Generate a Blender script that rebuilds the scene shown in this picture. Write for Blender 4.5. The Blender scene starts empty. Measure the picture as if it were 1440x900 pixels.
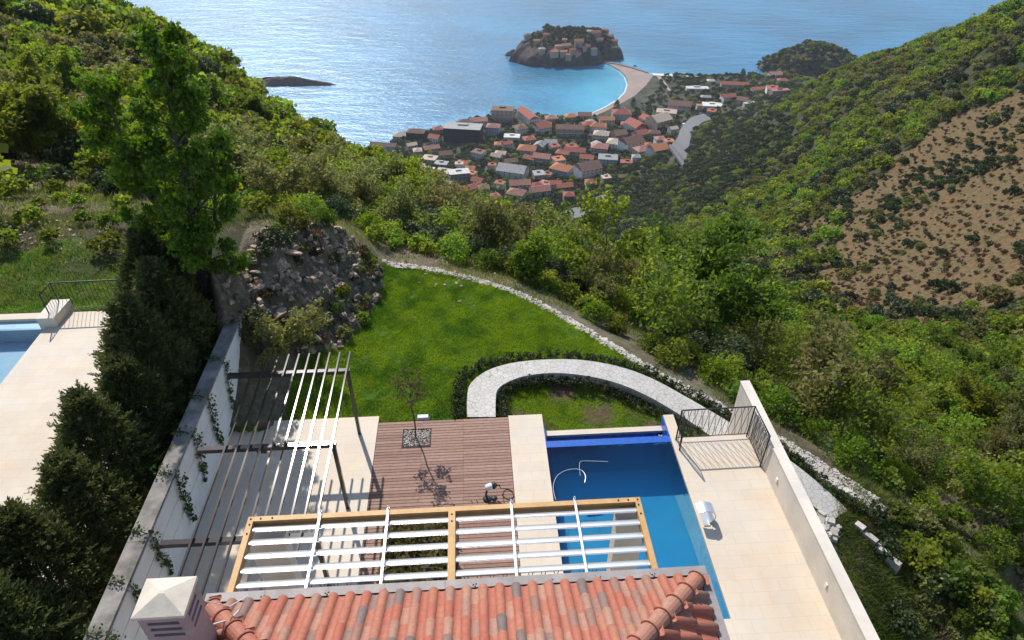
import bpy, math, random
import numpy as np
from mathutils import Vector, Matrix
random.seed(7); RNG = np.random.default_rng(7)
sc = bpy.context.scene
col = sc.collection
# ------------------------------------------------------------------ camera, sky, sun, exposure
CAMZ = 13.5; PITCH = math.radians(37.2); FPX = 960.0; YAW = math.radians(3.56)
cam = bpy.data.cameras.new('camera'); cam.lens = 24; cam.sensor_width = 36; cam.clip_start = .1; cam.clip_end = 20000
camo = bpy.data.objects.new('camera', cam); col.objects.link(camo)
camo.location = (0, 0, CAMZ); camo.rotation_euler = (math.pi/2-PITCH, 0, 0); sc.camera = camo
SUN_AZ = math.radians(-23); SUN_EL = math.radians(45)
w = bpy.data.worlds.new('World'); sc.world = w; w.use_nodes = True
nt = w.node_tree; sky = nt.nodes.new('ShaderNodeTexSky'); sky.sky_type = 'NISHITA'; sky.sun_disc = False
sky.sun_elevation = SUN_EL; sky.sun_rotation = SUN_AZ % (2*math.pi); sky.altitude = 300; sky.air_density = 1.0; sky.dust_density = .6; sky.ozone_density = 1.0
bg = nt.nodes['Background']; bg.inputs['Strength'].default_value = .15
nt.links.new(sky.outputs[0], bg.inputs['Color'])
sl = bpy.data.lights.new('sun', 'SUN'); sl.energy = 4.1; sl.angle = math.radians(.53); sl.color = (1, .955, .88)
so = bpy.data.objects.new('sun', sl); col.objects.link(so)
sd = Vector((math.sin(SUN_AZ)*math.cos(SUN_EL), math.cos(SUN_AZ)*math.cos(SUN_EL), math.sin(SUN_EL)))
so.rotation_euler = (-sd).to_track_quat('-Z', 'Y').to_euler(); so.location = (0, 0, 60)
sc.view_settings.view_transform = 'Standard'; sc.view_settings.look = 'None'; sc.view_settings.exposure = 0.28; sc.view_settings.gamma = 1
sc.render.engine = 'CYCLES'
sc.cycles.max_bounces = 6; sc.cycles.diffuse_bounces = 2; sc.cycles.glossy_bounces = 2; sc.cycles.transmission_bounces = 4
sc.cycles.transparent_max_bounces = 12; sc.cycles.volume_bounces = 0; sc.cycles.caustics_reflective = False; sc.cycles.caustics_refractive = False
SEA = -336.5
cP, sP = math.cos(PITCH), math.sin(PITCH); cY, sY = math.cos(YAW), math.sin(YAW)
# ------------------------------------------------------------------ helpers
def ray(px, py): return (px-720.0, FPX*cP+(450.0-py)*sP, -FPX*sP+(450.0-py)*cP)
def G(px, py, z=0.0):
    r = ray(px, py); t = (z-CAMZ)/r[2]; return (r[0]*t, r[1]*t, z)
def W(u, v, z=0.0):                                                  # villa axes -> world
    return (u*cY-v*sY, u*sY+v*cY, z)
def U(x, y): return (x*cY+y*sY, -x*sY+y*cY)                          # world -> villa axes
def inpoly(x, y, poly):
    x = np.asarray(x, float); y = np.asarray(y, float); r = np.zeros(x.shape, bool); n = len(poly)
    for i in range(n):
        x0, y0 = poly[i][:2]; x1, y1 = poly[(i+1) % n][:2]
        if y0 == y1: continue
        c = ((y0 > y) != (y1 > y)) & (x < (x1-x0)*(y-y0)/(y1-y0)+x0); r ^= c
    return r
def seg_dist(x, y, pts):
    d = np.full(np.shape(x), 1e9); h = np.zeros(np.shape(x)); 
    for i in range(len(pts)-1):
        x0, y0 = pts[i][:2]; x1, y1 = pts[i+1][:2]; L = (x1-x0)**2+(y1-y0)**2
        t = np.clip(((x-x0)*(x1-x0)+(y-y0)*(y1-y0))/L, 0, 1)
        dd = np.hypot(x-(x0+t*(x1-x0)), y-(y0+t*(y1-y0))); d = np.minimum(d, dd)
    return d
def hsh(ix, iy, s):
    h = (ix.astype(np.int64)*374761393+iy.astype(np.int64)*668265263+s*974711) & 0x7fffffff
    h = ((h ^ (h >> 13))*1274126177) & 0x7fffffff
    return ((h ^ (h >> 16)) & 0xffff)/65535.0
def vnoise(x, y, s=0):
    ix = np.floor(x); iy = np.floor(y); fx = x-ix; fy = y-iy; fx = fx*fx*(3-2*fx); fy = fy*fy*(3-2*fy)
    a = hsh(ix, iy, s); b = hsh(ix+1, iy, s); c = hsh(ix, iy+1, s); d = hsh(ix+1, iy+1, s)
    return (a*(1-fx)+b*fx)*(1-fy)+(c*(1-fx)+d*fx)*fy-.5
def fbm(x, y, s=0, o=4):
    x = np.asarray(x, float); y = np.asarray(y, float); r = 0; a = 1.0
    for i in range(o): r = r+a*vnoise(x*2**i, y*2**i, s+i*17); a *= .5
    return r
def tag(o, label=None, cat=None, group=None, kind=None):
    if label: o['label'] = label
    if cat: o['category'] = cat
    if group: o['group'] = group
    if kind: o['kind'] = kind
    return o
def np_mesh(name, V, F, mats=(), attrs=None, smooth=False, mi=None):
    me = bpy.data.meshes.new(name); V = np.asarray(V, np.float32); F = np.asarray(F, np.int32); k = F.shape[1]; n = len(F)
    me.vertices.add(len(V)); me.vertices.foreach_set('co', V.ravel())
    me.loops.add(n*k); me.loops.foreach_set('vertex_index', F.ravel())
    me.polygons.add(n); me.polygons.foreach_set('loop_start', np.arange(0, n*k, k, dtype=np.int32))
    try: me.polygons.foreach_set('loop_total', np.full(n, k, np.int32))
    except Exception: pass
    if smooth: me.polygons.foreach_set('use_smooth', np.ones(n, bool))
    for m in mats: me.materials.append(m)
    if mi is not None: me.polygons.foreach_set('material_index', np.asarray(mi, np.int32))
    if attrs:
        for an, (dom, arr) in attrs.items():
            a = me.attributes.new(an, 'FLOAT', dom); a.data.foreach_set('value', np.asarray(arr, np.float32))
    me.update(calc_edges=True); return me
def link(name, me, parent=None, loc=(0, 0, 0), rz=0):
    o = bpy.data.objects.new(name, me); col.objects.link(o); o.location = loc; o.rotation_euler = (0, 0, rz)
    if parent: o.parent = parent
    return o
class MB:                                                             # collects shapes into ONE mesh; villa-frame coordinates by default
    def __init__(s): s.v = []; s.f = []; s.t = []; s.m = []; s.sm = []
    def add(s, vs, fs, tint=0., mi=0, sm=False):
        b = len(s.v); s.v += [tuple(p) for p in vs]
        for f in fs: s.f.append(tuple(b+i for i in f)); s.t.append(tint); s.m.append(mi); s.sm.append(sm)
    def box(s, x0, x1, y0, y1, z0, z1, tint=0., mi=0):
        s.add([(x0,y0,z0),(x1,y0,z0),(x1,y1,z0),(x0,y1,z0),(x0,y0,z1),(x1,y0,z1),(x1,y1,z1),(x0,y1,z1)],
              [(3,2,1,0),(4,5,6,7),(0,1,5,4),(1,2,6,5),(2,3,7,6),(3,0,4,7)], tint, mi)
    def obox(s, c, sx, sy, sz, rz=0., tint=0., mi=0, taper=1., jit=0.):  # box centred at c (base z), rotated
        ca, sa = math.cos(rz), math.sin(rz); vs = []
        for z, k in ((0, 1.), (sz, taper)):
            for a, b in ((-1,-1),(1,-1),(1,1),(-1,1)):
                x, y = a*sx*k/2, b*sy*k/2
                x += random.uniform(-jit, jit); y += random.uniform(-jit, jit)
                vs.append((c[0]+x*ca-y*sa, c[1]+x*sa+y*ca, c[2]+z+random.uniform(-jit, jit)))
        s.add(vs, [(3,2,1,0),(4,5,6,7),(0,1,5,4),(1,2,6,5),(2,3,7,6),(3,0,4,7)], tint, mi)
    def prism(s, poly, z0, z1, tint=0., mi=0):
        n = len(poly); top = [(p[0], p[1], (p[2] if len(p) > 2 else 0)+z1) for p in poly]; bot = [(p[0], p[1], z0) for p in poly]
        s.add(bot+top, [tuple(range(n, 2*n)), tuple(range(n-1, -1, -1))]+[(i, (i+1) % n, n+(i+1) % n, n+i) for i in range(n)], tint, mi)
    def tube(s, pts, r, n=8, cap=True, tint=0., mi=0, sq=(1., 1.)):
        pts = [Vector(p) for p in pts]; k = len(pts); R = r if isinstance(r, (list, tuple)) else [r]*k; vs = []; up = None
        for i, p in enumerate(pts):
            d = (pts[min(i+1, k-1)]-pts[max(i-1, 0)])
            d = d.normalized() if d.length > 1e-9 else Vector((0, 0, 1))
            if up is None: up = Vector((0, 0, 1)) if abs(d.z) < .9 else Vector((1, 0, 0))
            a = d.cross(up).normalized(); b = a.cross(d).normalized(); up = b
            for j in range(n):
                t = 2*math.pi*j/n+math.pi/n; vs.append(p+a*(math.cos(t)*R[i]*sq[0])+b*(math.sin(t)*R[i]*sq[1]))
        fs = [(i*n+j, i*n+(j+1) % n, (i+1)*n+(j+1) % n, (i+1)*n+j) for i in range(k-1) for j in range(n)]
        if cap: fs += [tuple(range(n-1, -1, -1)), tuple((k-1)*n+j for j in range(n))]
        s.add(vs, fs, tint, mi, n > 5)
    def quad(s, a, b, c, d, tint=0., mi=0): s.add([a, b, c, d], [(0, 1, 2, 3)], tint, mi)
    def build(s, name, mats, parent=None, org=None, frame='V'):
        if not isinstance(mats, (list, tuple)): mats = [mats]
        if org is None: org = tuple(parent['_o']) if parent and '_o' in parent.keys() else (0, 0, 0)
        me = bpy.data.meshes.new(name)
        me.from_pydata([(p[0]-org[0], p[1]-org[1], p[2]-org[2]) for p in s.v], [], s.f)
        for m in mats: me.materials.append(m)
        me.polygons.foreach_set('material_index', s.m); me.polygons.foreach_set('use_smooth', s.sm)
        a = me.attributes.new('tint', 'FLOAT', 'FACE'); a.data.foreach_set('value', s.t)
        me.update()
        o = bpy.data.objects.new(name, me); col.objects.link(o)
        if parent: o.parent = parent
        elif frame == 'V': o.location = W(*org); o.rotation_euler = (0, 0, YAW)
        else: o.location = org
        return o
def thing(name, label, cat, org=(0, 0, 0), group=None, frame='V', rz=0):
    o = bpy.data.objects.new(name, None); col.objects.link(o); o.empty_display_size = .3
    o.location = W(*org) if frame == 'V' else org; o.rotation_euler = (0, 0, YAW if frame == 'V' else rz)
    o['_o'] = org; return tag(o, label, cat, group)
def copy_thing(src, loc, rz, scl=1., label=None, group=None):
    r = src.copy(); col.objects.link(r); r.location = loc; r.rotation_euler = (0, 0, rz); r.scale = (scl, scl, scl) if not isinstance(scl, tuple) else scl
    if label: r['label'] = label
    if group: r['group'] = group
    for ch in CH[src.name]:
        c = ch.copy(); col.objects.link(c); c.parent = r
    return r
CH = {}
# ------------------------------------------------------------------ materials
def mat(name, c, rough=.8, c2=None, ns=5., spec=.3, metal=0., bump=0., bs=40., tint=None, trans=0., coords='Object', detail=4., gv=0.):
    m = bpy.data.materials.new(name); m.use_nodes = True; t = m.node_tree; N = t.nodes; L = t.links; b = N['Principled BSDF']
    b.inputs['Roughness'].default_value = rough; b.inputs['Metallic'].default_value = metal; b.inputs['Specular IOR Level'].default_value = spec
    tc = N.new('ShaderNodeTexCoord'); out = None
    rgb = N.new('ShaderNodeRGB'); rgb.outputs[0].default_value = (*c, 1); out = rgb.outputs[0]
    if c2:
        n = N.new('ShaderNodeTexNoise'); n.inputs['Scale'].default_value = ns; n.inputs['Detail'].default_value = detail; n.inputs['Roughness'].default_value = .65
        L.new(tc.outputs[coords], n.inputs['Vector'])
        r = N.new('ShaderNodeMapRange'); r.inputs[1].default_value = .35; r.inputs[2].default_value = .65; L.new(n.outputs['Fac'], r.inputs[0])
        mx = N.new('ShaderNodeMix'); mx.data_type = 'RGBA'; L.new(r.outputs[0], mx.inputs[0]); mx.inputs[6].default_value = (*c, 1); mx.inputs[7].default_value = (*c2, 1); out = mx.outputs[2]
    if tint:
        at = N.new('ShaderNodeAttribute'); at.attribute_name = 'tint'; cr = N.new('ShaderNodeValToRGB'); cr.color_ramp.interpolation = 'LINEAR'
        for i, (p, cc) in enumerate(tint):
            e = cr.color_ramp.elements[i] if i < 2 else cr.color_ramp.elements.new(p)
            e.position = p; e.color = (*cc, 1)
        L.new(at.outputs['Fac'], cr.inputs[0]); mx = N.new('ShaderNodeMix'); mx.data_type = 'RGBA'; mx.blend_type = 'MULTIPLY'; mx.inputs[0].default_value = 1
        L.new(out, mx.inputs[6]); L.new(cr.outputs[0], mx.inputs[7]); out = mx.outputs[2]
    if gv:                                                            # per-object value variation
        oi = N.new('ShaderNodeObjectInfo'); hs = N.new('ShaderNodeHueSaturation'); mr = N.new('ShaderNodeMapRange')
        mr.inputs[3].default_value = 1-gv; mr.inputs[4].default_value = 1+gv; L.new(oi.outputs['Random'], mr.inputs[0]); L.new(mr.outputs[0], hs.inputs['Value'])
        L.new(out, hs.inputs['Color']); out = hs.outputs[0]
    L.new(out, b.inputs['Base Color'])
    if bump:
        n2 = N.new('ShaderNodeTexNoise'); n2.inputs['Scale'].default_value = bs; n2.inputs['Detail'].default_value = 5; L.new(tc.outputs[coords], n2.inputs['Vector'])
        bp = N.new('ShaderNodeBump'); bp.inputs['Strength'].default_value = bump; bp.inputs['Distance'].default_value = .02; L.new(n2.outputs['Fac'], bp.inputs['Height']); L.new(bp.outputs[0], b.inputs['Normal'])
    return m
def leafmat(name, c, ctr, hv=.03, vv=.25, trans=.4, rough=.6, dead=None):
    m = bpy.data.materials.new(name); m.use_nodes = True; t = m.node_tree; N = t.nodes; L = t.links; b = N['Principled BSDF']; out = N['Material Output']
    b.inputs['Roughness'].default_value = rough; b.inputs['Specular IOR Level'].default_value = .25
    at = N.new('ShaderNodeAttribute'); at.attribute_name = 'tint'; oi = N.new('ShaderNodeObjectInfo')
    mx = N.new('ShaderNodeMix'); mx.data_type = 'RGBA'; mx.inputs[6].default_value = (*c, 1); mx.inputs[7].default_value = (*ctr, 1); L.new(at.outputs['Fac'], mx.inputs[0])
    hs = N.new('ShaderNodeHueSaturation')
    a = N.new('ShaderNodeMapRange'); a.inputs[3].default_value = .5-hv; a.inputs[4].default_value = .5+hv; L.new(oi.outputs['Random'], a.inputs[0]); L.new(a.outputs[0], hs.inputs['Hue'])
    mu = N.new('ShaderNodeMath'); mu.operation = 'MULTIPLY'; mu.inputs[1].default_value = 7.31; L.new(oi.outputs['Random'], mu.inputs[0])
    fr = N.new('ShaderNodeMath'); fr.operation = 'FRACT'; L.new(mu.outputs[0], fr.inputs[0])
    v = N.new('ShaderNodeMapRange'); v.inputs[3].default_value = 1-vv; v.inputs[4].default_value = 1+vv; L.new(fr.outputs[0], v.inputs[0]); L.new(v.outputs[0], hs.inputs['Value'])
    L.new(mx.outputs[2], hs.inputs['Color']); L.new(hs.outputs[0], b.inputs['Base Color'])
    tr = N.new('ShaderNodeBsdfTranslucent'); g = N.new('ShaderNodeHueSaturation'); g.inputs['Saturation'].default_value = 1.1; g.inputs['Value'].default_value = 1.5; g.inputs['Hue'].default_value = .485
    L.new(hs.outputs[0], g.inputs['Color']); L.new(g.outputs[0], tr.inputs['Color'])
    ms = N.new('ShaderNodeMixShader'); ms.inputs[0].default_value = trans; L.new(b.outputs[0], ms.inputs[1]); L.new(tr.outputs[0], ms.inputs[2]); L.new(ms.outputs[0], out.inputs['Surface'])
    return m
M = {}
M['trav'] = mat('travertine', (.66,.57,.45), .6, (.60,.53,.445), .9, bump=.15, bs=30)
M['trav2'] = mat('travertine_wall', (.74,.65,.54), .7, (.60,.54,.46), 1.4, bump=.2, bs=25)
M['white'] = mat('white_plaster', (.84,.83,.82), .8, (.72,.71,.70), 1.3, bump=.15, bs=12)
M['cap'] = mat('weathered_concrete', (.34,.31,.28), .9, (.13,.12,.10), 1.6, bump=.5, bs=14)
M['steel_dark'] = mat('dark_bronze_steel', (.045,.035,.031), .115, spec=.5)
M['iron'] = mat('black_iron', (.03,.026,.024), .5, spec=.5)
M['glulam'] = mat('glulam_timber', (.60,.36,.14), .5, (.50,.28,.10), 6, bump=.1, bs=50)
M['alu'] = mat('brushed_aluminium', (.72,.72,.73), .32, spec=.5, metal=.75)
M['alurod'] = mat('pale_aluminium_rod', (.75,.73,.70), .4, metal=.3)
M['gutter'] = mat('grey_sheet_metal', (.25,.22,.21), .6, (.36,.32,.30), 2.5, metal=.1, spec=.35, bump=.1, bs=8)
M['chcap'] = mat('cream_render', (.66,.58,.46), .85, (.56,.49,.39), 5, bump=.2, bs=20)
M['chim'] = mat('dusty_rose_render', (.42,.31,.29), .85, (.34,.26,.25), 4, bump=.2, bs=20)
M['dark'] = mat('dark_void', (.02,.02,.022), .8)
M['tile'] = mat('clay_tile', (1,1,1), .62, (.80,.78,.76), 18, spec=.35, bump=.25, bs=60,
    tint=[(0,(.40,.125,.08)), (.3,(.42,.16,.10)), (.5,(.41,.22,.155)), (.72,(.30,.16,.12)), (.86,(.22,.155,.135)), (1,(.16,.13,.12))])
M['deck'] = mat('deck_boards', (1,1,1), .7, (.82,.80,.80), 9, bump=.25, bs=30, tint=[(0,(.31,.18,.13)), (.5,(.37,.23,.17)), (1,(.26,.145,.11))])
M['joint'] = mat('deck_joint', (.07,.045,.04), .9)
M['stone'] = mat('pale_limestone', (.62,.58,.53), .85, (.42,.39,.35), 3, bump=.5, bs=12, tint=[(0,(.75,.72,.68)), (1,(1.,.98,.95))])
M['rock'] = mat('bank_rock', (.44,.36,.285), .9, (.19,.15,.115), 2.5, bump=.6, bs=10, tint=[(0,(.35,.33,.32)), (.6,(.9,.82,.74)), (1,(1.6,1.45,1.3))])
M['bark'] = mat('bark', (.10,.078,.06), .9, (.05,.04,.032), 6, bump=.5, bs=20, gv=.3)
M['brkt'] = mat('grey_bracket', (.30,.28,.27), .6)
M['barkpale'] = mat('pale_bark', (.20,.17,.14), .9, (.12,.10,.085), 6, gv=.3)
M['twig'] = mat('dry_twigs', (.22,.18,.14), .9, (.14,.115,.095), 6, gv=.3)
M['leafA'] = leafmat('spring_leaf', (.085,.132,.018), (.225,.295,.045), .03, .34, .55)
M['leafB'] = leafmat('olive_leaf', (.10,.108,.030), (.23,.235,.075), .03, .35, .45)
M['leafD'] = leafmat('evergreen_leaf', (.027,.043,.017), (.072,.096,.034), .02, .35, .25)
M['leafT'] = leafmat('oak_leaf', (.04,.09,.010), (.13,.23,.024), .0, .0, .45)
M['leafC'] = leafmat('cypress_leaf', (.024,.042,.014), (.13,.15,.045), .015, .25, .35)
M['leafY'] = leafmat('yellow_green_leaf', (.10,.16,.015), (.20,.27,.03), .02, .2, .45)
M['ivy'] = leafmat('ivy_leaf', (.03,.06,.012), (.09,.13,.03), .02, .2, .35)
M['hedge'] = leafmat('low_hedge_leaf', (.025,.035,.012), (.075,.085,.035), .0, .1, .2)
M['grass'] = leafmat('lawn_blade', (.065,.155,.008), (.25,.36,.03), .0, .0, .45, .7)
M['straw'] = leafmat('dry_grass_blade', (.17,.14,.085), (.34,.28,.17), .0, .0, .3, .8)
M['scrub'] = leafmat('rusty_scrub', (.055,.036,.018), (.12,.085,.042), .03, .4, .2, .8)
M['weed'] = leafmat('weed_blade', (.055,.095,.016), (.19,.22,.05), .0, .0, .4, .7)
M['tileblue'] = mat('blue_mosaic', (.03,.13,.50), .25, (.02,.09,.40), 14, spec=.5, bump=.1, bs=60)
M['basin'] = mat('pool_basin_mosaic', (.05,.44,1.), .4, (.045,.40,.95), 1.5)
M['grey_roof'] = mat('grey_membrane', (.42,.40,.38), .8, (.33,.32,.31), .3, gv=.15)
M['asphalt'] = mat('pale_asphalt', (.20,.195,.19), .9, (.20,.20,.20), .1)
M['sand'] = mat('beach_pebbles', (.36,.275,.235), .95, (.30,.225,.195), .05, bump=.2, bs=1)
M['foam'] = mat('surf_foam', (.65,.65,.64), .7)
M['cliff'] = mat('coastal_rock', (.13,.095,.08), .95, (.045,.037,.034), .12, bump=.8, bs=.3)

def bricks(m, bw, bh, k=.82, ms=.012, rot=0.):                      # slab joints of a paved surface
    t = m.node_tree; N = t.nodes; L = t.links; b = N['Principled BSDF']; src = b.inputs['Base Color'].links[0].from_socket
    tc = N.new('ShaderNodeTexCoord'); mp = N.new('ShaderNodeMapping'); mp.inputs['Rotation'].default_value = (0, 0, rot); L.new(tc.outputs['Object'], mp.inputs[0])
    br = N.new('ShaderNodeTexBrick'); br.inputs['Scale'].default_value = 1; br.inputs['Brick Width'].default_value = bw; br.inputs['Row Height'].default_value = bh; br.inputs['Mortar Size'].default_value = ms; br.inputs['Mortar Smooth'].default_value = .3
    br.inputs['Color1'].default_value = (1,1,1,1); br.inputs['Color2'].default_value = (.965,.955,.945,1); br.inputs['Mortar'].default_value = (k,k*.97,k*.93,1); L.new(mp.outputs[0], br.inputs['Vector'])
    n = N.new('ShaderNodeTexNoise'); n.inputs['Scale'].default_value = .55; n.inputs['Detail'].default_value = 6; n.inputs['Roughness'].default_value = .7; L.new(tc.outputs['Object'], n.inputs['Vector'])
    cr = N.new('ShaderNodeValToRGB'); cr.color_ramp.elements[0].position = .42; cr.color_ramp.elements[0].color = (1,1,1,1); cr.color_ramp.elements[1].position = .72; cr.color_ramp.elements[1].color = (.97,.87,.74,1); L.new(n.outputs['Fac'], cr.inputs[0])
    a = N.new('ShaderNodeMix'); a.data_type = 'RGBA'; a.blend_type = 'MULTIPLY'; a.inputs[0].default_value = 1; L.new(src, a.inputs[6]); L.new(br.outputs['Color'], a.inputs[7])
    c = N.new('ShaderNodeMix'); c.data_type = 'RGBA'; c.blend_type = 'MULTIPLY'; c.inputs[0].default_value = 1; L.new(a.outputs[2], c.inputs[6]); L.new(cr.outputs[0], c.inputs[7]); L.new(c.outputs[2], b.inputs['Base Color'])
bricks(M['trav'], .6, .3, .90, .008); bricks(M['basin'], .05, .05, .8, .004)
# ------------------------------------------------------------------ terrain
CP = []                                                               # control points (azimuth, distance, z)
def cpx(px, py, D):
    r = ray(px, py); h = math.hypot(r[0], r[1]); CP.append((math.atan2(r[0], r[1]), D, CAMZ+r[2]/h*D))
def cpz(px, py, z): x, y, _ = G(px, py, z); CP.append((math.atan2(x, y), math.hypot(x, y), z))
def cpa(az, D, z): CP.append((math.radians(az), D, z))
def cpv(u, v, z): x, y, _ = W(u, v); CP.append((math.atan2(x, y), math.hypot(x, y), z))
BORDER = [(538,368,-.3),(580,374,-.35),(620,381,-.4),(660,391,-.45),(700,402,-.5),(740,418,-.6),(780,438,-.7),(825,464,-.8),(870,491,-.95),(905,512,-1.05),(940,532,-1.15),(1000,563,-1.3),(1060,596,-1.4),(1130,641,-1.5),(1200,690,-1.6),(1245,716,-1.65)]
for p in BORDER: cpz(*p)
for p in [(400,575,-.12),(470,575,-.12),(560,570,-.12),(650,560,-.15),(480,500,-.18),(520,450,-.2),(560,480,-.25),(640,500,-.3),(600,420,-.3),(720,480,-.5),(780,500,-.65),(700,560,-.4),(760,580,-.6),
          (820,560,-.9),(880,560,-1.05),(920,575,-1.15),(960,600,-1.25),(1010,600,-1.3),(1120,680,-1.5),(1180,720,-1.6)]: cpz(*p)
for u in (-6, -2, 2, 6):
    for v in (-2, 3, 8): cpv(u, v, -.3)
for u, v, z in [(8.3,9,-1.9),(8.3,7,-2.2),(8.5,4,-2.6),(8.5,1,-2.8),(10,7,-2.4),(10.5,4,-2.9),(12,8,-2.9),(12,5,-3.3),(13,2,-3.7),(15,7,-4.6),(16,3,-4.8),(12,0,-3.6)]: cpv(u, v, z)
# neighbour's plot, level with ours
for u in (-18, -14, -10):
    for v in (-4, 4, 10, 16, 19.5): cpv(u, v, -.1)
for p in [(0,400,0.),(100,380,0.05),(180,400,0.),(0,350,.2),(100,348,.3)]: cpz(*p)
cpv(-8, 2, -.1); cpv(-8, 9, 0); cpv(-8.5, 14, .3); cpv(-8.6, 16.8, 1.7); cpv(-7.4, 17.8, 2.0); cpv(-7.5, 16.1, 1.2); cpv(-7.4, 14.5, .6)
# rocky bank
for p in [(375,520,-.1),(420,505,-.1),(470,490,-.1),(505,455,-.15),(525,420,-.2),(532,392,-.2)]: cpz(*p)
for p in [(365,470,1.0),(420,455,.7),(465,435,.45),(350,430,1.7),(380,390,2.2),(430,380,1.6),(480,385,.8),(500,360,1.0),(345,395,3.0),(320,350,3.7),(380,340,2.9),(440,320,2.1),(490,335,1.4),(520,355,.8),(280,360,3.8),(240,345,3.0),(260,325,3.3)]: cpz(*p)
# left hillside
for p in [(0,0,150),(0,50,118),(0,100,95),(0,150,76),(0,200,60),(0,250,46),(0,300,34),(60,330,29),(100,50,140),(100,150,80),(100,250,47),(150,300,31),(200,150,85),(200,250,48),(300,200,70),(300,250,42),(300,300,27),(200,300,29),(400,220,80),(400,260,50),(400,300,28),(470,260,70),(500,290,52),(500,330,34),(560,310,52),(560,345,34),(640,325,60),(640,355,38),(700,380,31),
          (-150,0,140),(-150,150,70),(-150,300,34)]: cpx(*p)
# ridge line
for p in [(60,0,165),(150,18,172),(215,62,165),(280,98,160),(340,122,150),(385,178,140),(430,205,132),(480,226,125),(560,275,105),(600,295,95),(650,310,85),(720,342,72),(780,362,72),(850,385,72),(920,415,68)]: cpx(*p)
# near slope beyond the border on the right
for p in [(740,395,-1.1),(800,430,-1.4),(860,465,-1.7),(930,505,-2.),(1000,540,-2.1),(1080,585,-2.2),(1160,640,-2.3),(1250,700,-2.35),(1330,760,-2.8),(1400,820,-3.3),(1450,880,-3.7)]: cpz(*p)
for p in [(800,405,34),(860,430,36),(950,470,34),(1000,500,32),(1100,560,28),(1200,640,22),(1300,700,20),(1420,770,20),(940,440,52),(1000,460,55),(1100,500,55),(1150,560,38),(1250,620,32),(1350,680,27),(1440,720,24),
          (1100,470,80),(1200,500,75),(1300,540,60),(1440,600,44),(1440,660,32),(1560,640,34)]: cpx(*p)
# opposite slope
for p in [(1000,440,105),(1100,448,112),(1200,465,112),(1300,482,104),(1440,520,84),(1560,520,80),(1000,405,150),(1100,405,155),(1200,405,148),(1300,410,138),(1440,420,120),(1560,400,120),(1000,370,200),(1100,350,230),(1200,350,190),(1300,350,172),(1440,350,150),
          (1200,300,235),(1300,300,212),(1440,300,180),(1100,300,300),(1000,330,270),(1000,300,350),(1200,250,290),(1300,250,250),(1440,250,212),(1100,250,390),(1200,200,360),(1300,200,305),(1440,200,250),(1200,150,450),(1300,150,365),(1440,150,300),(1300,100,450),(1440,100,350),(1215,85,600),(1300,62,520),(1380,30,460),(1440,2,420),(1560,0,400),(1560,200,240),
          (1150,115,620),(1150,150,520),(1100,150,680),(1100,200,500),(1000,250,520),(1000,220,640),
          (900,370,180),(900,340,330),(850,345,300),(850,320,470),(900,300,500),(800,340,480)]: cpx(*p)
# gully and the hidden slopes
for a in [(0,110,-62),(0,160,-100),(0,300,-190),(0,450,-262),(6,110,-60),(6,180,-108),(-5,140,-85),(-10,160,-85),(-10,280,-180),(-10,450,-290),(-18,220,-120),(-18,360,-240),(-25,250,-110),(-25,400,-270),(-33,260,-90),(-33,420,-270),(-45,260,-60),(-45,500,-300),(12,100,-60),(10,300,-185),
          (18,80,-50),(-60,100,0),(-60,300,-60),(-60,25,0),(-75,20,0),(-75,80,2),(-75,300,-40),(60,20,-9),(60,60,-22),(60,120,-25),(75,20,-9),(75,60,-15),(75,200,0),(60,300,-10),(80,400,0)]: cpa(*a)
# coast: town plain and shore
for p in [(760,292,592),(700,300,575),(840,300,585),(880,280,600),(560,235,735),(600,262,655),(650,282,605),(640,240,715),(720,250,700),(780,250,705),(850,250,695),(940,235,700),(720,200,830),(790,200,835),(860,210,815),(940,190,850),(985,165,905),(900,170,910),(1000,140,980),(1050,130,990),(1100,125,960),(1050,170,820),(1060,150,880),(960,130,1020)]: cpx(*p)
for a in [(-12,1000,-345),(0,1200,-350),(12,1300,-350),(25,1300,-350),(-25,700,-345),(35,900,-300),(45,700,-120),(50,1200,-250),(-35,700,-345),(-45,800,-345),(0,1600,-352),(20,1800,-352),(-20,1400,-352),(40,1800,-352),(70,1000,-100),(-75,800,-345)]: cpa(*a)
SHORE = [(500,222),(520,212),(545,205),(600,188),(650,174),(690,161),(720,157),(750,159),(775,165),(800,168),(830,166),(850,157),(872,146),(893,134),(908,120),(918,106),(940,107),(1000,110),(1040,110),(1075,107)]
SH = [(math.radians(-60), 560.), (math.radians(-20), 640.)]
for p in SHORE:
    x, y, _ = G(*p, SEA); SH.append((math.atan2(x, y), math.hypot(x, y)))
SH += [(math.radians(18.5), 1180.), (math.radians(28), 1260.), (math.radians(50), 1500.), (math.radians(80), 1600.)]
KA = 2.2
C = np.array(CP); X = np.stack([C[:, 0]*KA, np.log(C[:, 1])], 1); Q = C[:, 2]/C[:, 1]
dm = np.sqrt(((X[:, None]-X[None])**2).sum(-1)); n = len(X)
A = np.zeros((n+3, n+3)); A[:n, :n] = dm - np.eye(n)*.003; A[:n, n] = 1; A[:n, n+1:] = X; A[n, :n] = 1; A[n+1:, :n] = X.T
WQ = np.linalg.solve(A, np.concatenate([Q, np.zeros(3)]))
def rbf(az, ld):
    s = az.shape; a = (az*KA).ravel(); b = ld.ravel(); r = np.zeros(a.shape)
    for i in range(n): r += WQ[i]*np.sqrt((a-X[i, 0])**2+(b-X[i, 1])**2)
    return (r+WQ[n]+WQ[n+1]*a+WQ[n+2]*b).reshape(s)
A0, A1, NA = math.radians(-78), math.radians(78), 860
L0, L1, NL = math.log(4.5), math.log(1900.), 760
az = np.linspace(A0, A1, NA); ld = np.linspace(L0, L1, NL)
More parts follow.
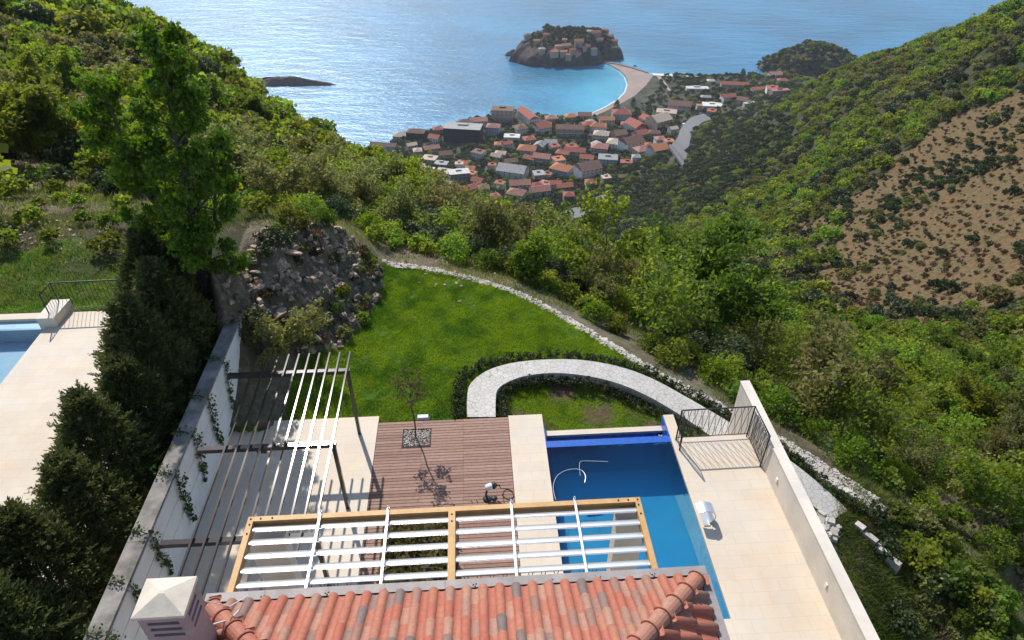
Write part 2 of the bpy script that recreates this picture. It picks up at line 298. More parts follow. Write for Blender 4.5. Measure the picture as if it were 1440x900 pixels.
# coarse RBF then bilinear refine
ca = np.linspace(A0, A1, 240); cl = np.linspace(L0, L1, 220); CA, CL = np.meshgrid(ca, cl); QC = rbf(CA, CL)
def grid_at(Gd, aa, ll, xs, ys):
    fx = np.clip((aa-xs[0])/(xs[-1]-xs[0])*(len(xs)-1), 0, len(xs)-1.001); fy = np.clip((ll-ys[0])/(ys[-1]-ys[0])*(len(ys)-1), 0, len(ys)-1.001)
    i = fx.astype(int); j = fy.astype(int); u = fx-i; v = fy-j
    return (Gd[j, i]*(1-u)+Gd[j, i+1]*u)*(1-v)+(Gd[j+1, i]*(1-u)+Gd[j+1, i+1]*u)*v
AZ, LD = np.meshgrid(az, ld); DD = np.exp(LD); TX = np.sin(AZ)*DD; TY = np.cos(AZ)*DD
TZ = grid_at(QC, AZ, LD, ca, cl)*DD
def P(px, py, z): return G(px, py, z)[:2]
ub, vb = U(TX, TY)
PLOTZ = [P(*p) for p in BORDER]+[P(1215,735,-1.7), P(1175,752,-1.7), W(7.45, 9.6)[:2], W(7.4, 5)[:2], W(7.5, -20)[:2], W(-7, -20)[:2], W(-7, 15.8)[:2]]+[P(*p) for p in [(375,522,-.1),(420,508,-.1),(470,492,-.1),(505,457,-.15),(527,422,-.2),(534,394,-.2)]]
in_plot = inpoly(TX, TY, PLOTZ)
in_nb = (ub < -7.3) & (vb < 27)
# natural relief
edge = seg_dist(TX, TY, [P(*p) for p in BORDER])
amp = np.clip(DD*.006, .04, 2.2)*np.where(in_plot, .12, 1)*np.where(in_nb, .25, 1)*np.clip(edge/2.5, .12, 1)
TZ = TZ+fbm(TX/np.clip(DD*.09, 1, 40), TY/np.clip(DD*.09, 1, 40), 3, 4)*0+fbm(TX/14, TY/14, 5, 3)*amp*np.clip(DD/60, 0, 1)+fbm(TX/1.7, TY/1.7, 9, 4)*np.minimum(amp, .25)*.8
BANKP = [P(375,520,-.1), P(430,505,-.1), P(478,490,-.1), P(512,455,-.15), P(532,420,-.2), P(540,380,-.2), P(535,362,.3), P(500,328,1.3), P(440,308,2.1), P(330,312,3.5), P(290,350,3.8), P(318,400,3.1), P(345,440,1.8)]
in_bank = inpoly(TX, TY, BANKP)
rg = np.abs(fbm(TX/.9, TY/.9, 21, 5)); TZ = TZ+np.where(in_bank, .6*rg-.1+.22*fbm(TX/.3, TY/.3, 33, 3), 0)
# cut the ground away below the terraces
hole = ((ub > -6.9) & (ub < 7.25) & (vb < 13.3)) & ~((ub > 1.7) & (ub < 4.9) & (vb > 13.1)) | ((ub > -6.9) & (ub < -6.1) & (vb < 15.6))
TZ = np.where(hole & (vb < 13.2), np.minimum(TZ, -2.6), TZ)
TZ = np.where((ub > -13.9) & (ub < -9.2) & (vb < 19.2), np.minimum(TZ, -.35), TZ)
TZ = np.where((ub <= -13.9) & (vb < 18.9), -2.5, TZ)
# coast plain and shoreline
shD = np.interp(AZ, [s[0] for s in SH], [s[1] for s in SH])+fbm(TX/30, TY/30, 40, 3)*7*np.where(AZ < math.radians(7), 1, .1)
TZ = np.where(DD > 450, np.minimum(np.maximum(TZ, SEA+np.clip((shD-DD)*.35, -14, 3.2)), SEA+np.clip((shD-DD)*.45, -14, 400)), TZ)
ZG = TZ.copy()
def ground(x, y):
    a = np.arctan2(x, y); l = np.log(np.maximum(np.hypot(x, y), 4.6)); return grid_at(ZG, np.asarray(a, float), np.asarray(l, float), az, ld)
def hit(px, py, dmin=5.):
    r = ray(px, py); h = math.hypot(r[0], r[1]); a = math.atan2(r[0], r[1]); D = np.exp(np.linspace(math.log(dmin), L1-.01, 1500))
    zr = CAMZ+r[2]/h*D; zt = grid_at(ZG, np.full(D.shape, a), np.log(D), az, ld); k = np.argmax(zr < np.maximum(zt, SEA))
    return (math.sin(a)*D[k], math.cos(a)*D[k], max(float(zt[k]), SEA))
def H(pts): return [hit(*p)[:2] for p in pts]
BROWN = H([(1335,165),(1440,120),(1560,110),(1560,470),(1440,440),(1380,455),(1290,440),(1210,430),(1120,425),(1090,400),(1095,375),(1150,340),(1120,330),(1130,310),(1180,300),(1200,265),(1250,240),(1290,205)])
DARKW = H([(700,300),(760,315),(850,345),(930,340),(1000,300),(1040,270),(1090,230),(1130,190),(1100,160),(1010,160),(985,190),(950,235),(880,250),(850,290),(800,300)])
TOWNP = H([(505,222),(560,242),(600,265),(640,285),(700,300),(760,303),(830,300),(850,270),(900,245),(940,235),(985,175),(1010,158),(1120,140),(1130,125),(1090,102),(920,104),(870,140),(800,165),(720,155),(600,185)])
GREEN_NB = [P(-80,446,0), P(60,446,0), P(190,440,0), P(215,400,0), P(195,362,.2), P(130,350,.3), P(-80,345,.3)]
dist_soft = lambda poly: inpoly(TX, TY, poly)
def soft(poly, wd, sd):                                               # wobbling world-space mask
    ox = fbm(TX/wd, TY/wd, sd, 3)*wd*.9; oy = fbm(TX/wd, TY/wd, sd+7, 3)*wd*.9
    return inpoly(TX+ox, TY+oy, poly).astype(float)
INNER = [P(*p) for p in [(700,590,-.2),(698,560,-.3),(712,540,-.35),(750,530,-.5),(800,532,-.7),(860,540,-.9),(905,552,-1.),(950,578,-1.1),(990,610,-1.2),(960,640,-1.2),(930,600,-1),(765,604,-.5)]]
a_lawn = (in_plot & ~in_bank).astype(float)*np.clip(edge/.35, 0, 1)
inner = inpoly(TX, TY, INNER); a_lawn = np.where(inner, a_lawn*np.clip(.45+fbm(TX/.8, TY/.8, 61, 3)*1.6, 0, 1), a_lawn)
a_lawn = np.where(((ub > 8.2) & (vb < 11.2)) | ((ub < -5.45) & (ub > -7.2) & (vb > 13.3)), 0, a_lawn); a_lawn = np.maximum(a_lawn, soft(GREEN_NB, 1.5, 71)*np.clip(.75+fbm(TX/1.5, TY/1.5, 66, 3), 0, 1))
a_brown = soft(BROWN, 22, 81)*(DD > 60); a_rock = np.clip(in_bank+1.*((ub < -5.45) & (ub > -7.2) & (vb > 13.3) & (vb < 20))+soft([P(-60,338,.5),P(-60,300,1.),P(90,300,.8),P(250,290,.8),P(330,290,1.5),P(300,350,1.5),P(180,345,.5)], 2., 91)*.35, 0, 1)
a_town = inpoly(TX, TY, TOWNP).astype(float)*(DD > 500)
weedp = ((DD < 60) & ~in_plot & ~in_nb).astype(float)
idx = np.arange(NA*NL).reshape(NL, NA)
F = np.stack([idx[:-1, :-1], idx[:-1, 1:], idx[1:, 1:], idx[1:, :-1]], -1).reshape(-1, 4)[:, ::-1]
def tmat():
    m = bpy.data.materials.new('hillside_ground'); m.use_nodes = True; t = m.node_tree; N = t.nodes; L = t.links; b = N['Principled BSDF']
    b.inputs['Roughness'].default_value = .95; b.inputs['Specular IOR Level'].default_value = .1
    tc = N.new('ShaderNodeTexCoord')
    def noise(s, d=6, r=.65):
        n = N.new('ShaderNodeTexNoise'); n.inputs['Scale'].default_value = s; n.inputs['Detail'].default_value = d; n.inputs['Roughness'].default_value = r; L.new(tc.outputs['Object'], n.inputs['Vector'])
        mr = N.new('ShaderNodeMapRange'); mr.inputs[1].default_value = .38; mr.inputs[2].default_value = .62; L.new(n.outputs['Fac'], mr.inputs[0]); return mr.outputs[0], n.outputs['Fac']
    def mix(f, a, b_):
        mx = N.new('ShaderNodeMix'); mx.data_type = 'RGBA'
        L.new(f, mx.inputs[0])
        for k, c in ((6, a), (7, b_)):
            if isinstance(c, tuple): mx.inputs[k].default_value = (*c, 1)
            else: L.new(c, mx.inputs[k])
        return mx.outputs[2]
    def attr(nm):
        a = N.new('ShaderNodeAttribute'); a.attribute_name = nm; return a.outputs['Fac']
    nf, _ = noise(.8); nb, _ = noise(.05); ns_, raw = noise(6); nm_, _ = noise(2.2); nt_, _ = noise(.25)
    base = mix(nf, (.05,.05,.026), (.035,.048,.016)); base = mix(nb, base, (.06,.056,.034))
    near = mix(ns_, (.12,.10,.07), (.07,.085,.03)); near = mix(nf, near, (.20,.17,.125)); base = mix(attr('near'), base, near)
    lawn = mix(ns_, (.055,.13,.014), (.035,.085,.012)); lawn = mix(nm_, lawn, (.07,.13,.02)); soil = mix(ns_, (.13,.085,.055), (.09,.06,.04)); lawnp = attr('lawn')
    base = mix(attr('soil'), base, soil); base = mix(lawnp, base, lawn)
    bn, _ = noise(.35, 8, .7); br = mix(bn, (.135,.067,.029), (.06,.046,.017)); br = mix(nt_, br, (.062,.066,.024)); b3, _ = noise(1.3, 4); br = mix(b3, br, (.17,.112,.06)); 
    base = mix(attr('brown'), base, br)
    rk = mix(ns_, (.24,.185,.14), (.09,.07,.05)); rk = mix(nm_, rk, (.10,.095,.055)); base = mix(attr('rock'), base, rk)
    tw, _ = noise(.07); tn = mix(tw, (.04,.05,.026), (.10,.095,.075)); base = mix(attr('town'), base, tn)
    L.new(base, b.inputs['Base Color'])
    bp = N.new('ShaderNodeBump'); bp.inputs['Strength'].default_value = .7; bp.inputs['Distance'].default_value = .12; L.new(raw, bp.inputs['Height']); L.new(bp.outputs[0], b.inputs['Normal'])
    return m
me = np_mesh('hillside', np.stack([TX, TY, TZ], -1).reshape(-1, 3), F, [tmat()],
    {'lawn': ('POINT', a_lawn.ravel()), 'soil': ('POINT', inner.astype(float).ravel()), 'brown': ('POINT', a_brown.ravel()), 'rock': ('POINT', a_rock.ravel()), 'town': ('POINT', a_town.ravel()), 'near': ('POINT', weedp.ravel())}, smooth=True)
tag(link('hillside', me), kind='structure')
# ------------------------------------------------------------------ sea
def seamat():
    m = bpy.data.materials.new('sea_water'); m.use_nodes = True; t = m.node_tree; N = t.nodes; L = t.links; b = N['Principled BSDF']
    b.inputs['Roughness'].default_value = .30; b.inputs['Specular Tint'].default_value = (.42,.68,.95,1); b.inputs['IOR'].default_value = 1.4; b.inputs['Specular IOR Level'].default_value = .9
    tc = N.new('ShaderNodeTexCoord'); a = N.new('ShaderNodeAttribute'); a.attribute_name = 'shallow'
    mx = N.new('ShaderNodeMix'); mx.data_type = 'RGBA'; mx.inputs[6].default_value = (.016,.14,.26,1); mx.inputs[7].default_value = (.075,.33,.45,1); L.new(a.outputs['Fac'], mx.inputs[0])
    n0 = N.new('ShaderNodeTexNoise'); n0.inputs['Scale'].default_value = .006; n0.inputs['Detail'].default_value = 4; L.new(tc.outputs['Object'], n0.inputs['Vector'])
    mr = N.new('ShaderNodeMapRange'); mr.inputs[1].default_value = .35; mr.inputs[2].default_value = .65; mr.inputs[3].default_value = .75; mr.inputs[4].default_value = 1.2; L.new(n0.outputs['Fac'], mr.inputs[0])
    hs = N.new('ShaderNodeHueSaturation'); L.new(mr.outputs[0], hs.inputs['Value']); L.new(mx.outputs[2], hs.inputs['Color']); L.new(hs.outputs[0], b.inputs['Base Color'])
    mp = N.new('ShaderNodeMapping'); mp.inputs['Rotation'].default_value = (0, 0, .12); mp.inputs['Scale'].default_value = (.35, 1, 1); L.new(tc.outputs['Object'], mp.inputs[0])
    prev = None
    for s, d, dist, st in ((.045, 4, 2.8, .95), (.35, 4, .85, 1.)):
        n1 = N.new('ShaderNodeTexNoise'); n1.inputs['Scale'].default_value = s; n1.inputs['Detail'].default_value = d; n1.inputs['Roughness'].default_value = .6; L.new(mp.outputs[0], n1.inputs['Vector'])
        bp = N.new('ShaderNodeBump'); bp.inputs['Strength'].default_value = st; bp.inputs['Distance'].default_value = dist; L.new(n1.outputs['Fac'], bp.inputs['Height'])
        if prev: L.new(prev.outputs[0], bp.inputs['Normal'])
        prev = bp
    L.new(prev.outputs[0], b.inputs['Normal'])
    return m
sx = np.concatenate([[-6000,-3000,-1500,-900], np.arange(-700, 1001, 12.5), [1300,2000,3500,6000]]); sy = np.concatenate([[-800,200], np.arange(500, 1500, 12.5), [1600,1900,2600,4000,7000]])
SX, SY = np.meshgrid(sx, sy)
BAY = [G(*p, SEA)[:2] for p in [(845,163),(862,152),(880,138),(886,120),(880,104),(862,94),(845,88)]]
ISLE_C = G(798, 72, SEA)
db = seg_dist(SX, SY, BAY); sh = np.clip(1-db/95., 0, 1)
dshore = np.abs(np.hypot(SX, SY)-np.interp(np.arctan2(SX, SY), [s[0] for s in SH], [s[1] for s in SH])); sh = np.maximum(sh, .55*np.clip(1-dshore/45., 0, 1))
bigbay = np.exp(-((SX-110)/110.)**2-((SY-1040)/75.)**2)*.45; sh = np.clip(sh+bigbay, 0, 1)
ni = len(sx); idx = np.arange(len(sx)*len(sy)).reshape(len(sy), ni); F = np.stack([idx[:-1, :-1], idx[:-1, 1:], idx[1:, 1:], idx[1:, :-1]], -1).reshape(-1, 4)
me = np_mesh('sea', np.stack([SX, SY, np.full(SX.shape, SEA)], -1).reshape(-1, 3), F, [seamat()], {'shallow': ('POINT', sh.ravel())})
tag(link('sea', me), kind='structure')
def sheet(name, pts, z, m, thick=.4, kind='structure', label=None, cat=None):
    b = MB(); b.prism([(p[0], p[1]) for p in pts], z-thick, z); o = b.build(name, m, frame='W'); return tag(o, label, cat, kind=kind)
def SP(pts): return [G(*p, SEA)[:2] for p in pts]
sheet('beach', SP([(843,88),(858,92),(872,100),(880,108),(884,118),(881,130),(870,141),(852,152),(833,160),(830,164),(850,166),(872,160),(898,146),(912,136),(920,122),(921,112),(910,103),(885,95),(865,89),(846,85)]), SEA+1.2, M['sand'], 3)
sheet('beach', SP([(920,108),(935,110),(965,111),(1000,113),(1040,112),(1070,110),(1070,106),(1040,107.5),(1000,108),(965,106),(935,105),(916,104)]), SEA+1.3, M['foam'], 3)
sheet('path', SP([(843,87.5),(868,90.2),(890,96),(912,103),(912,104.6),(889,97.4),(867,91.6),(843,88.8)]), SEA+2.4, M['asphalt'], 3)
b = MB()
sf = [(841,90),(855,93.5),(869,101),(877,109),(881,119),(877.5,130),(867,140.5),(850,150.5),(831,159.5)]
o1 = SP(sf); o2 = SP([(x+1.6, y+.6) for x, y in sf])
for i in range(len(sf)-1): b.quad((*o1[i], SEA+.35), (*o2[i], SEA+.35), (*o2[i+1], SEA+.35), (*o1[i+1], SEA+.35))
tag(b.build('surf', M['foam'], frame='W'), kind='structure')
# ------------------------------------------------------------------ terraces, paths, walls (villa axes)
b = MB(); b.box(-5.8, -2.83, -1, 13.4, -.6, 0); b.prism([(-6.72,-1),(-5.8,-1),(-5.8,13.7),(-6.45,15.7),(-6.72,15.7)], -.6, 0)
b.box(.73, 1.66, -1, 13.4, -1.2, 0); b.box(-5.8, -2.83, 13.4, 13.62, -.6, -.02); b.box(-2.83, .73, -1, 5.2, -.6, 0); b.box(1.66, 5.0, -1, 7.24, -1.9, 0)
tag(b.build('terrace_floor', M['trav']), kind='structure')
b = MB(); b.box(5.28, 7.1, -3, 12.3, -1.9, -.01); tag(b.build('side_terrace_floor', M['trav']), kind='structure')
b = MB(); b.box(5.0, 5.28, 6.0, 13.15, -2, .012); tag(b.build('pool_ledge', M['trav']), 'narrow travertine ledge between the blue pool and the right terrace', 'ledge', kind='structure')
# fine slab joints as real, slightly recessed dark strips are below a pixel here; the travertine carries them in its own colour
wl = thing('boundary_wall', 'low smooth beige parapet wall along the right side of the pool terrace', 'wall', (7.1, 5, 0))
b = MB(); b.prism([(7.1,-3),(7.32,-3),(7.32,13.42),(7.1,13.42)], -3.2, .86); b.build('wall_body', M['trav2'], wl)
b = MB(); b.box(7.085, 7.345, -3, 13.44, .86, .9); b.build('coping', M['trav2'], wl)
for v in (10.4, 7.6):
    q = MB(); q.box(7.075, 7.1, v, v+.07, .32, .44); q.build('wall_light', M['white'], wl)
# timber deck
dk = thing('timber_deck', 'reddish brown slatted timber deck between pale stone strips in front of the lawn', 'deck', (-1, 10, 0))
b = MB(); b.box(-2.83, .73, 5.2, 13.36, -.5, -.03); b.build('joist_bed', M['joint'], dk)
b = MB(); v = 5.22; i = 0
while v < 13.34:
    cuts = [-2.82, -1.62+.02*((i*7) % 3), -.52, .72]
    for a, c in zip(cuts[:-1], cuts[1:]):
        if 12.42 < v+.05 < 13.05 and a < -1.37 and c > -2.13:
            for aa, cc in ((a, min(c, -2.13)), (max(a, -1.37), c)):
                if cc-aa > .02: b.box(aa+.003, cc-.003, v, v+.083, -.028, 0, random.random())
        else: b.box(a+.002, c-.002, v, v+.083, -.028, 0, random.random())
    v += .098; i += 1
b.build('deck_boards', M['deck'], dk)
tp = thing('tree_pit', 'square pit of grey pebbles cut into the timber deck around the thin sapling', 'tree pit', (-1.75, 12.74, 0))
b = MB(); b.box(-2.125, -1.375, 12.43, 13.06, -.1, -.024); b.build('pit_bed', M['joint'], tp)
b = MB()
for k in range(420):
    x, y = random.uniform(-2.1, -1.4), random.uniform(12.46, 13.03); b.obox((x, y, -.026), random.uniform(.02,.045), random.uniform(.02,.04), random.uniform(.01,.025), random.uniform(0, 3), random.random(), taper=.6)
tag(b.build('pebbles', M['stone'], tp), kind='stuff')
# ------------------------------------------------------------------ pool
def watermat(name, c, dens, scat=0.):
    m = bpy.data.materials.new(name); m.use_nodes = True; t = m.node_tree; N = t.nodes; L = t.links; N.remove(N['Principled BSDF']); out = N['Material Output']
    g = N.new('ShaderNodeBsdfGlossy'); g.inputs['Roughness'].default_value = .03; tr = N.new('ShaderNodeBsdfTransparent'); tr.inputs[0].default_value = (.93, .97, 1, 1)
    f = N.new('ShaderNodeFresnel'); f.inputs['IOR'].default_value = 1.33; ms = N.new('ShaderNodeMixShader'); L.new(f.outputs[0], ms.inputs[0]); L.new(tr.outputs[0], ms.inputs[1]); L.new(g.outputs[0], ms.inputs[2]); L.new(ms.outputs[0], out.inputs['Surface'])
    n = N.new('ShaderNodeTexNoise'); n.inputs['Scale'].default_value = 5; bp = N.new('ShaderNodeBump'); bp.inputs['Strength'].default_value = .5; bp.inputs['Distance'].default_value = .03
    tc = N.new('ShaderNodeTexCoord'); L.new(tc.outputs['Object'], n.inputs['Vector']); L.new(n.outputs['Fac'], bp.inputs['Height']); L.new(bp.outputs[0], g.inputs['Normal']); pass
    v = N.new('ShaderNodeVolumeAbsorption'); v.inputs['Color'].default_value = (*c, 1); v.inputs['Density'].default_value = dens
    if scat: s = N.new('ShaderNodeVolumeScatter'); s.inputs['Color'].default_value = (.015,.34,1.,1); s.inputs['Density'].default_value = scat; a = N.new('ShaderNodeAddShader'); L.new(v.outputs[0], a.inputs[0]); L.new(s.outputs[0], a.inputs[1]); L.new(a.outputs[0], out.inputs['Volume'])
    else: L.new(v.outputs[0], out.inputs['Volume'])
    return m
pool = thing('swimming_pool', 'long bright blue infinity pool running beside the timber deck and the house', 'pool', (3.3, 10, 0))
b = MB()
prof = [(7.24,-.8),(8.6,-.82),(9.8,-.88),(10.8,-1.0),(11.5,-1.08),(12.2,-1.1)]
for (v0, z0), (v1, z1) in zip(prof[:-1], prof[1:]):
    b.quad((1.66,v0,z0),(5.0,v0,z0),(5.0,v1,z1),(1.66,v1,z1))
n = len(prof)
b.add([(1.66,v,z) for v, z in prof]+[(1.66,v,-.09) for v, z in prof], [(i, i+1, n+i+1, n+i) for i in range(n-1)])
b.add([(5.0-.001,v,z) for v, z in prof]+[(5.0-.001,v,-.09) for v, z in prof], [(i+1, i, n+i, n+i+1) for i in range(n-1)])
b.quad((1.66,7.241,-1.15),(1.66,7.241,-.09),(5,7.241,-.09),(5,7.241,-1.15)); b.build('basin', M['basin'], pool)
b = MB(); b.box(1.66, 5.0, 12.2, 12.42, -2.3, -.035); b.box(1.661, 4.999, 12.42, 12.9, -.75, -.65); b.box(1.661, 1.69, 12.42, 12.9, -.66, -.03); b.box(4.97, 4.999, 12.42, 13.15, -.8, -.01); b.build('infinity_edge', M['tileblue'], pool)
b = MB(); b.box(1.665, 4.995, 7.245, 12.2, -2.28, -.045); b.build('pool_water', watermat('pool_water', (.02,.62,.97), .5, .45), pool)
b = MB(); b.box(1.692, 4.968, 12.421, 12.898, -.64, -.42); b.build('channel_water', watermat('channel_water', (.05,.35,.95), 1.2), pool)
b = MB(); b.box(1.66, 4.998, 12.9, 13.08, -1.6, -.34); b.box(1.66, 1.70, 13.08, 13.1, -.5, -.35); b.build('channel_coping', M['trav'], pool)
b = MB(); pts = [(1.72,10.5,-.03),(1.70,10.9,-.03),(1.85,11.25,-.03),(2.15,11.42,-.03),(2.45,11.4,-.03),(2.55,11.2,-.03),(2.5,10.98,-.03)]
from mathutils import geometry
def smooth(pts, k=4):
    pts = [Vector(p) for p in pts]; out = []
    for i in range(len(pts)-1):
        p0 = pts[max(i-1, 0)]; p1 = pts[i]; p2 = pts[i+1]; p3 = pts[min(i+2, len(pts)-1)]
        for j in range(k):
            t = j/k; out.append(.5*((2*p1)+(-p0+p2)*t+(2*p0-5*p1+4*p2-p3)*t*t+(-p0+3*p1-3*p2+p3)*t**3))
    return out+[pts[-1]]
b.tube(smooth(pts), .007, 5); b.tube(smooth([(2.42,11.2,-.03),(2.46,11.6,-.02),(2.6,11.68,-.03),(3.2,11.62,-.03)]), .005, 5)
tag(b.build('pool_hose', M['alurod']), 'thin pale hose floating in a loop at the left side of the pool', 'hose')
pc = thing('pool_cleaner', 'dark robotic cleaner lying under water in the middle of the pool', 'pool cleaner', (2.75, 10.95, -.8))
b = MB(); b.obox((2.75,10.95,-.99), .42, .34, .16, .2, taper=.8); b.build('body', M['iron'], pc)
b = MB(); b.tube([(2.56,10.78,-.93),(2.94,10.82,-.93)], .07, 8); b.tube([(2.52,11.08,-.93),(2.9,11.14,-.93)], .07, 8); b.build('roller', M['iron'], pc)
# curved stainless spout
sp = thing('water_spout', 'curved polished steel spout arching over the right edge of the pool', 'water spout', (5.16, 9.6, 0))
b = MB(); prof = [(5.22+.0*t, .02) for t in (0,)]
arc = [(5.20,.012),(5.29,.10),(5.35,.22),(5.345,.36),(5.27,.47),(5.14,.53),(5.00,.53),(4.88,.47)]
arc = [(5.2+(x-5.2)*.85, z*.85+.003) for x, z in arc]; arc = [(p.x, p.z) for p in smooth([(x, 0, z) for x, z in arc], 3)]
def strip(arc, v0, v1, th, bb):
    n = len(arc); vs = []
    for i, (x, z) in enumerate(arc):
        a = arc[max(i-1, 0)]; c = arc[min(i+1, n-1)]; dx, dz = c[0]-a[0], c[1]-a[1]; L = math.hypot(dx, dz); nx, nz = dz/L*th, -dx/L*th
        vs += [(x, v0, z), (x, v1, z), (x+nx, v1, z+nz), (x+nx, v0, z+nz)]
    fs = []
    for i in range(n-1):
        for j in range(4): fs.append((4*i+j, 4*i+(j+1) % 4, 4*i+4+(j+1) % 4, 4*i+4+j))
    fs += [(3,2,1,0), (4*n-4,4*n-3,4*n-2,4*n-1)]; bb.add(vs, fs, sm=False)
strip(arc, 9.56, 9.84, .022, b); b.build('spout_blade', M['alu'], sp)
b = MB(); b.box(5.09, 5.24, 9.5, 9.88, .012, .035); b.build('base_plate', M['alu'], sp)
# pump on the deck
pp = thing('pool_pump', 'small white and black pool pump on a black foot on the deck', 'pump', (.12, 10.62, 0))
b = MB(); b.tube([(.02,10.68,.3),(.07,10.7,.31),(.17,10.72,.33),(.2,10.73,.33)], [.05,.085,.085,.06], 12); b.build('housing', M['white'], pp)
b = MB(); b.tube([(.2,10.73,.33),(.24,10.735,.34),(.3,10.74,.34)], [.09,.09,.04], 12); b.tube([(.3,10.74,.34),(.38,10.73,.33)], .02, 8); b.build('motor', M['iron'], pp)
b = MB(); b.tube([(.06,10.68,.26),(.03,10.62,.15),(.05,10.6,.03)], .025, 8); b.tube([(.05,10.6,0),(.05,10.6,.03)], .1, 14); b.tube([(.22,10.62,0),(.22,10.62,.02)], .08, 14); b.build('foot', M['iron'], pp)
b = MB(); b.tube(smooth([(.36,10.73,.3),(.42,10.82,.1),(.52,10.88,.02),(.66,10.8,.02),(.7,10.64,.02),(.6,10.55,.02),(.48,10.62,.02),(.42,10.72,.03)]), .011, 5); b.build('cable', M['iron'], pp)
for x in (-.33, -.2):
    b = MB(); b.tube([(x,10.58,0),(x,10.58,.03),(x,10.58,.1)], [.018,.012,.008], 8)
    tag(b.build('deck_spike', M['white']), 'tiny white spike standing on the deck left of the pump', 'garden spike', 'white spikes beside the pump')
dl = MB(); dl.obox((-1.62, 13.5, -.12), .34, .14, .15, 0, taper=.85); tag(dl.build('light_box', M['white']), 'small pale garden light box at the lawn side of the deck', 'garden light')
# ------------------------------------------------------------------ railings with wavy bars
def railing(name, label, path, h, mt, base=(0, 0, 0), step=.085, wavy=True, group=None, top=.02):
    t = thing(name, label, 'railing', base, group=group)
    b = MB(); b.tube([(x, y, z+h) for x, y, z in path], top, 6); b.build('top_rail', mt, t)
    b = MB(); b.tube([(x, y, z+.1) for x, y, z in path], .012, 4); b.build('bottom_rail', mt, t)
    for x, y, z in path:
        b = MB(); b.tube([(x, y, z), (x, y, z+h)], .022, 6); b.build('post', mt, t)
    b = MB(); k = 0
    for (x0, y0, z0), (x1, y1, z1) in zip(path[:-1], path[1:]):
        L = math.hypot(x1-x0, y1-y0); n = max(int(L/step), 1); dx, dy = (x1-x0)/L, (y1-y0)/L
        for i in range(1, n):
            s = i/n; x, y, z = x0+(x1-x0)*s, y0+(y1-y0)*s, z0+(z1-z0)*s; k += 1; sg = -1 if k % 2 else 1
            if wavy: pts = [(x+dx*sg*.03*math.sin(q*math.pi), y+dy*sg*.03*math.sin(q*math.pi), z+.1+(h-.1)*q/2) for q in (0, .5, 1, 1.5, 2)]
            else: pts = [(x, y, z+.1), (x, y, z+h)]
            b.tube(pts, .0075, 4, False)
    b.build('balusters', mt, t); return t
railing('iron_railing', 'dark wrought iron railing with wavy bars at the end of the right terrace', [(5.12,11.86,0),(5.12,12.22,0),(7.04,12.24,0),(7.04,11.2,0)], 1.1, M['iron'], (6,12,0))
# ------------------------------------------------------------------ left boundary wall with its ivy
lw = thing('boundary_wall', 'tall white plastered wall with a weathered grey top beside the cypress hedge', 'wall', (-6.9, 10, 0))
b = MB(); b.box(-7.03, -6.72, -1, 16.9, -1.5, 1.84)
for z in (.45, .9, 1.35): b.box(-6.72, -6.708, -1, 16.9, z+.02, z+.43)
b.build('wall_body', M['white'], lw)
b = MB()
y = -1.
while y < 16.9:
    y2 = min(y+1.9, 16.94); b.box(-7.06, -6.69, y+.005, y2-.005, 1.84, 1.90+random.uniform(0, .01)); y = y2
b.build('coping', M['cap'], lw)
b = MB(); b.box(-6.72, -6.55, 15.7, 16.3, -.4, .95); b.build('end_pier', M['white'], lw)
# ------------------------------------------------------------------ steel pergola
pg = thing('steel_pergola', 'dark bronze steel pergola with long thin rafters beside the white wall', 'pergola', (-5, 10, 0))
for v in (12.98, 10.55):
    b = MB(); b.box(-3.33, -3.25, v-.04, v+.04, 0, 2.22); b.build('post', M['steel_dark'], pg)
b = MB(); b.box(-3.33, -3.25, 8.14, 8.22, 0, 2.22); b.build('post', M['steel_dark'], pg)
for v in (12.98, 10.55, 8.18):
    b = MB(); b.box(-6.2, -3.23, v-.055, v+.055, 2.17, 2.28); b.build('cross_beam', M['steel_dark'], pg)
x = -3.29
k = 0
while x > -5.7:
    b = MB(); b.box(x-.019, x+.019, 5.75, 13.6, 2.283, 2.345); b.build('rafter', M['steel_dark'], pg); x -= .2555; k += 1
b = MB(); b.tube([(-4.95,10.53,2.14),(-4.75,10.53,2.12)], .05, 8); b.build('spotlight', M['iron'], pg)
# ------------------------------------------------------------------ house
EZ = 4.5; EX0, EX1, EY = -3.95, 3.1, 5.5; PT = .5; HW = (EX1-EX0)/2; XM = (EX0+EX1)/2; BACK = -7.0
hs = thing('house', 'villa with a terracotta tiled hip roof and cream chimney at the bottom of the view', 'house', (0, 2, 0))
b = MB(); b.box(-3.3, 2.45, -6.4, 4.75, -.5, 4.3); b.build('wall', M['trav2'], hs)
b = MB(); b.box(-3.3, 2.45, 4.75, 7.0, 1.35, 1.58); b.build('balcony_slab', M['trav2'], hs)
for x in (-2.3, -.5, 1.2):
    b = MB(); b.box(x-.6, x+.6, 4.72, 4.78, 1.6, 3.8); o = b.build('window', M['white'], hs)
    q = MB(); q.box(x-.52, x+.52, 4.76, 4.8, 1.66, 3.72); g = q.build('pane', M['dark'], o, org=(0, 2, 0))
b = MB(); b.box(EX0, EX1, BACK, EY, 4.3, 4.42); b.build('soffit', M['trav2'], hs)
b = MB(); ap = EY-HW; az_ = EZ+HW*PT-.06; z0 = EZ-.06
b.add([(EX0,EY,z0),(EX1,EY,z0),(XM,ap,az_),(EX0,BACK,z0),(EX1,BACK,z0),(XM,BACK+HW,az_),], [(1,0,2),(4,1,2,5),(0,3,5,2),(3,4,5)]); rf = b.build('roof', M['joint'], hs)
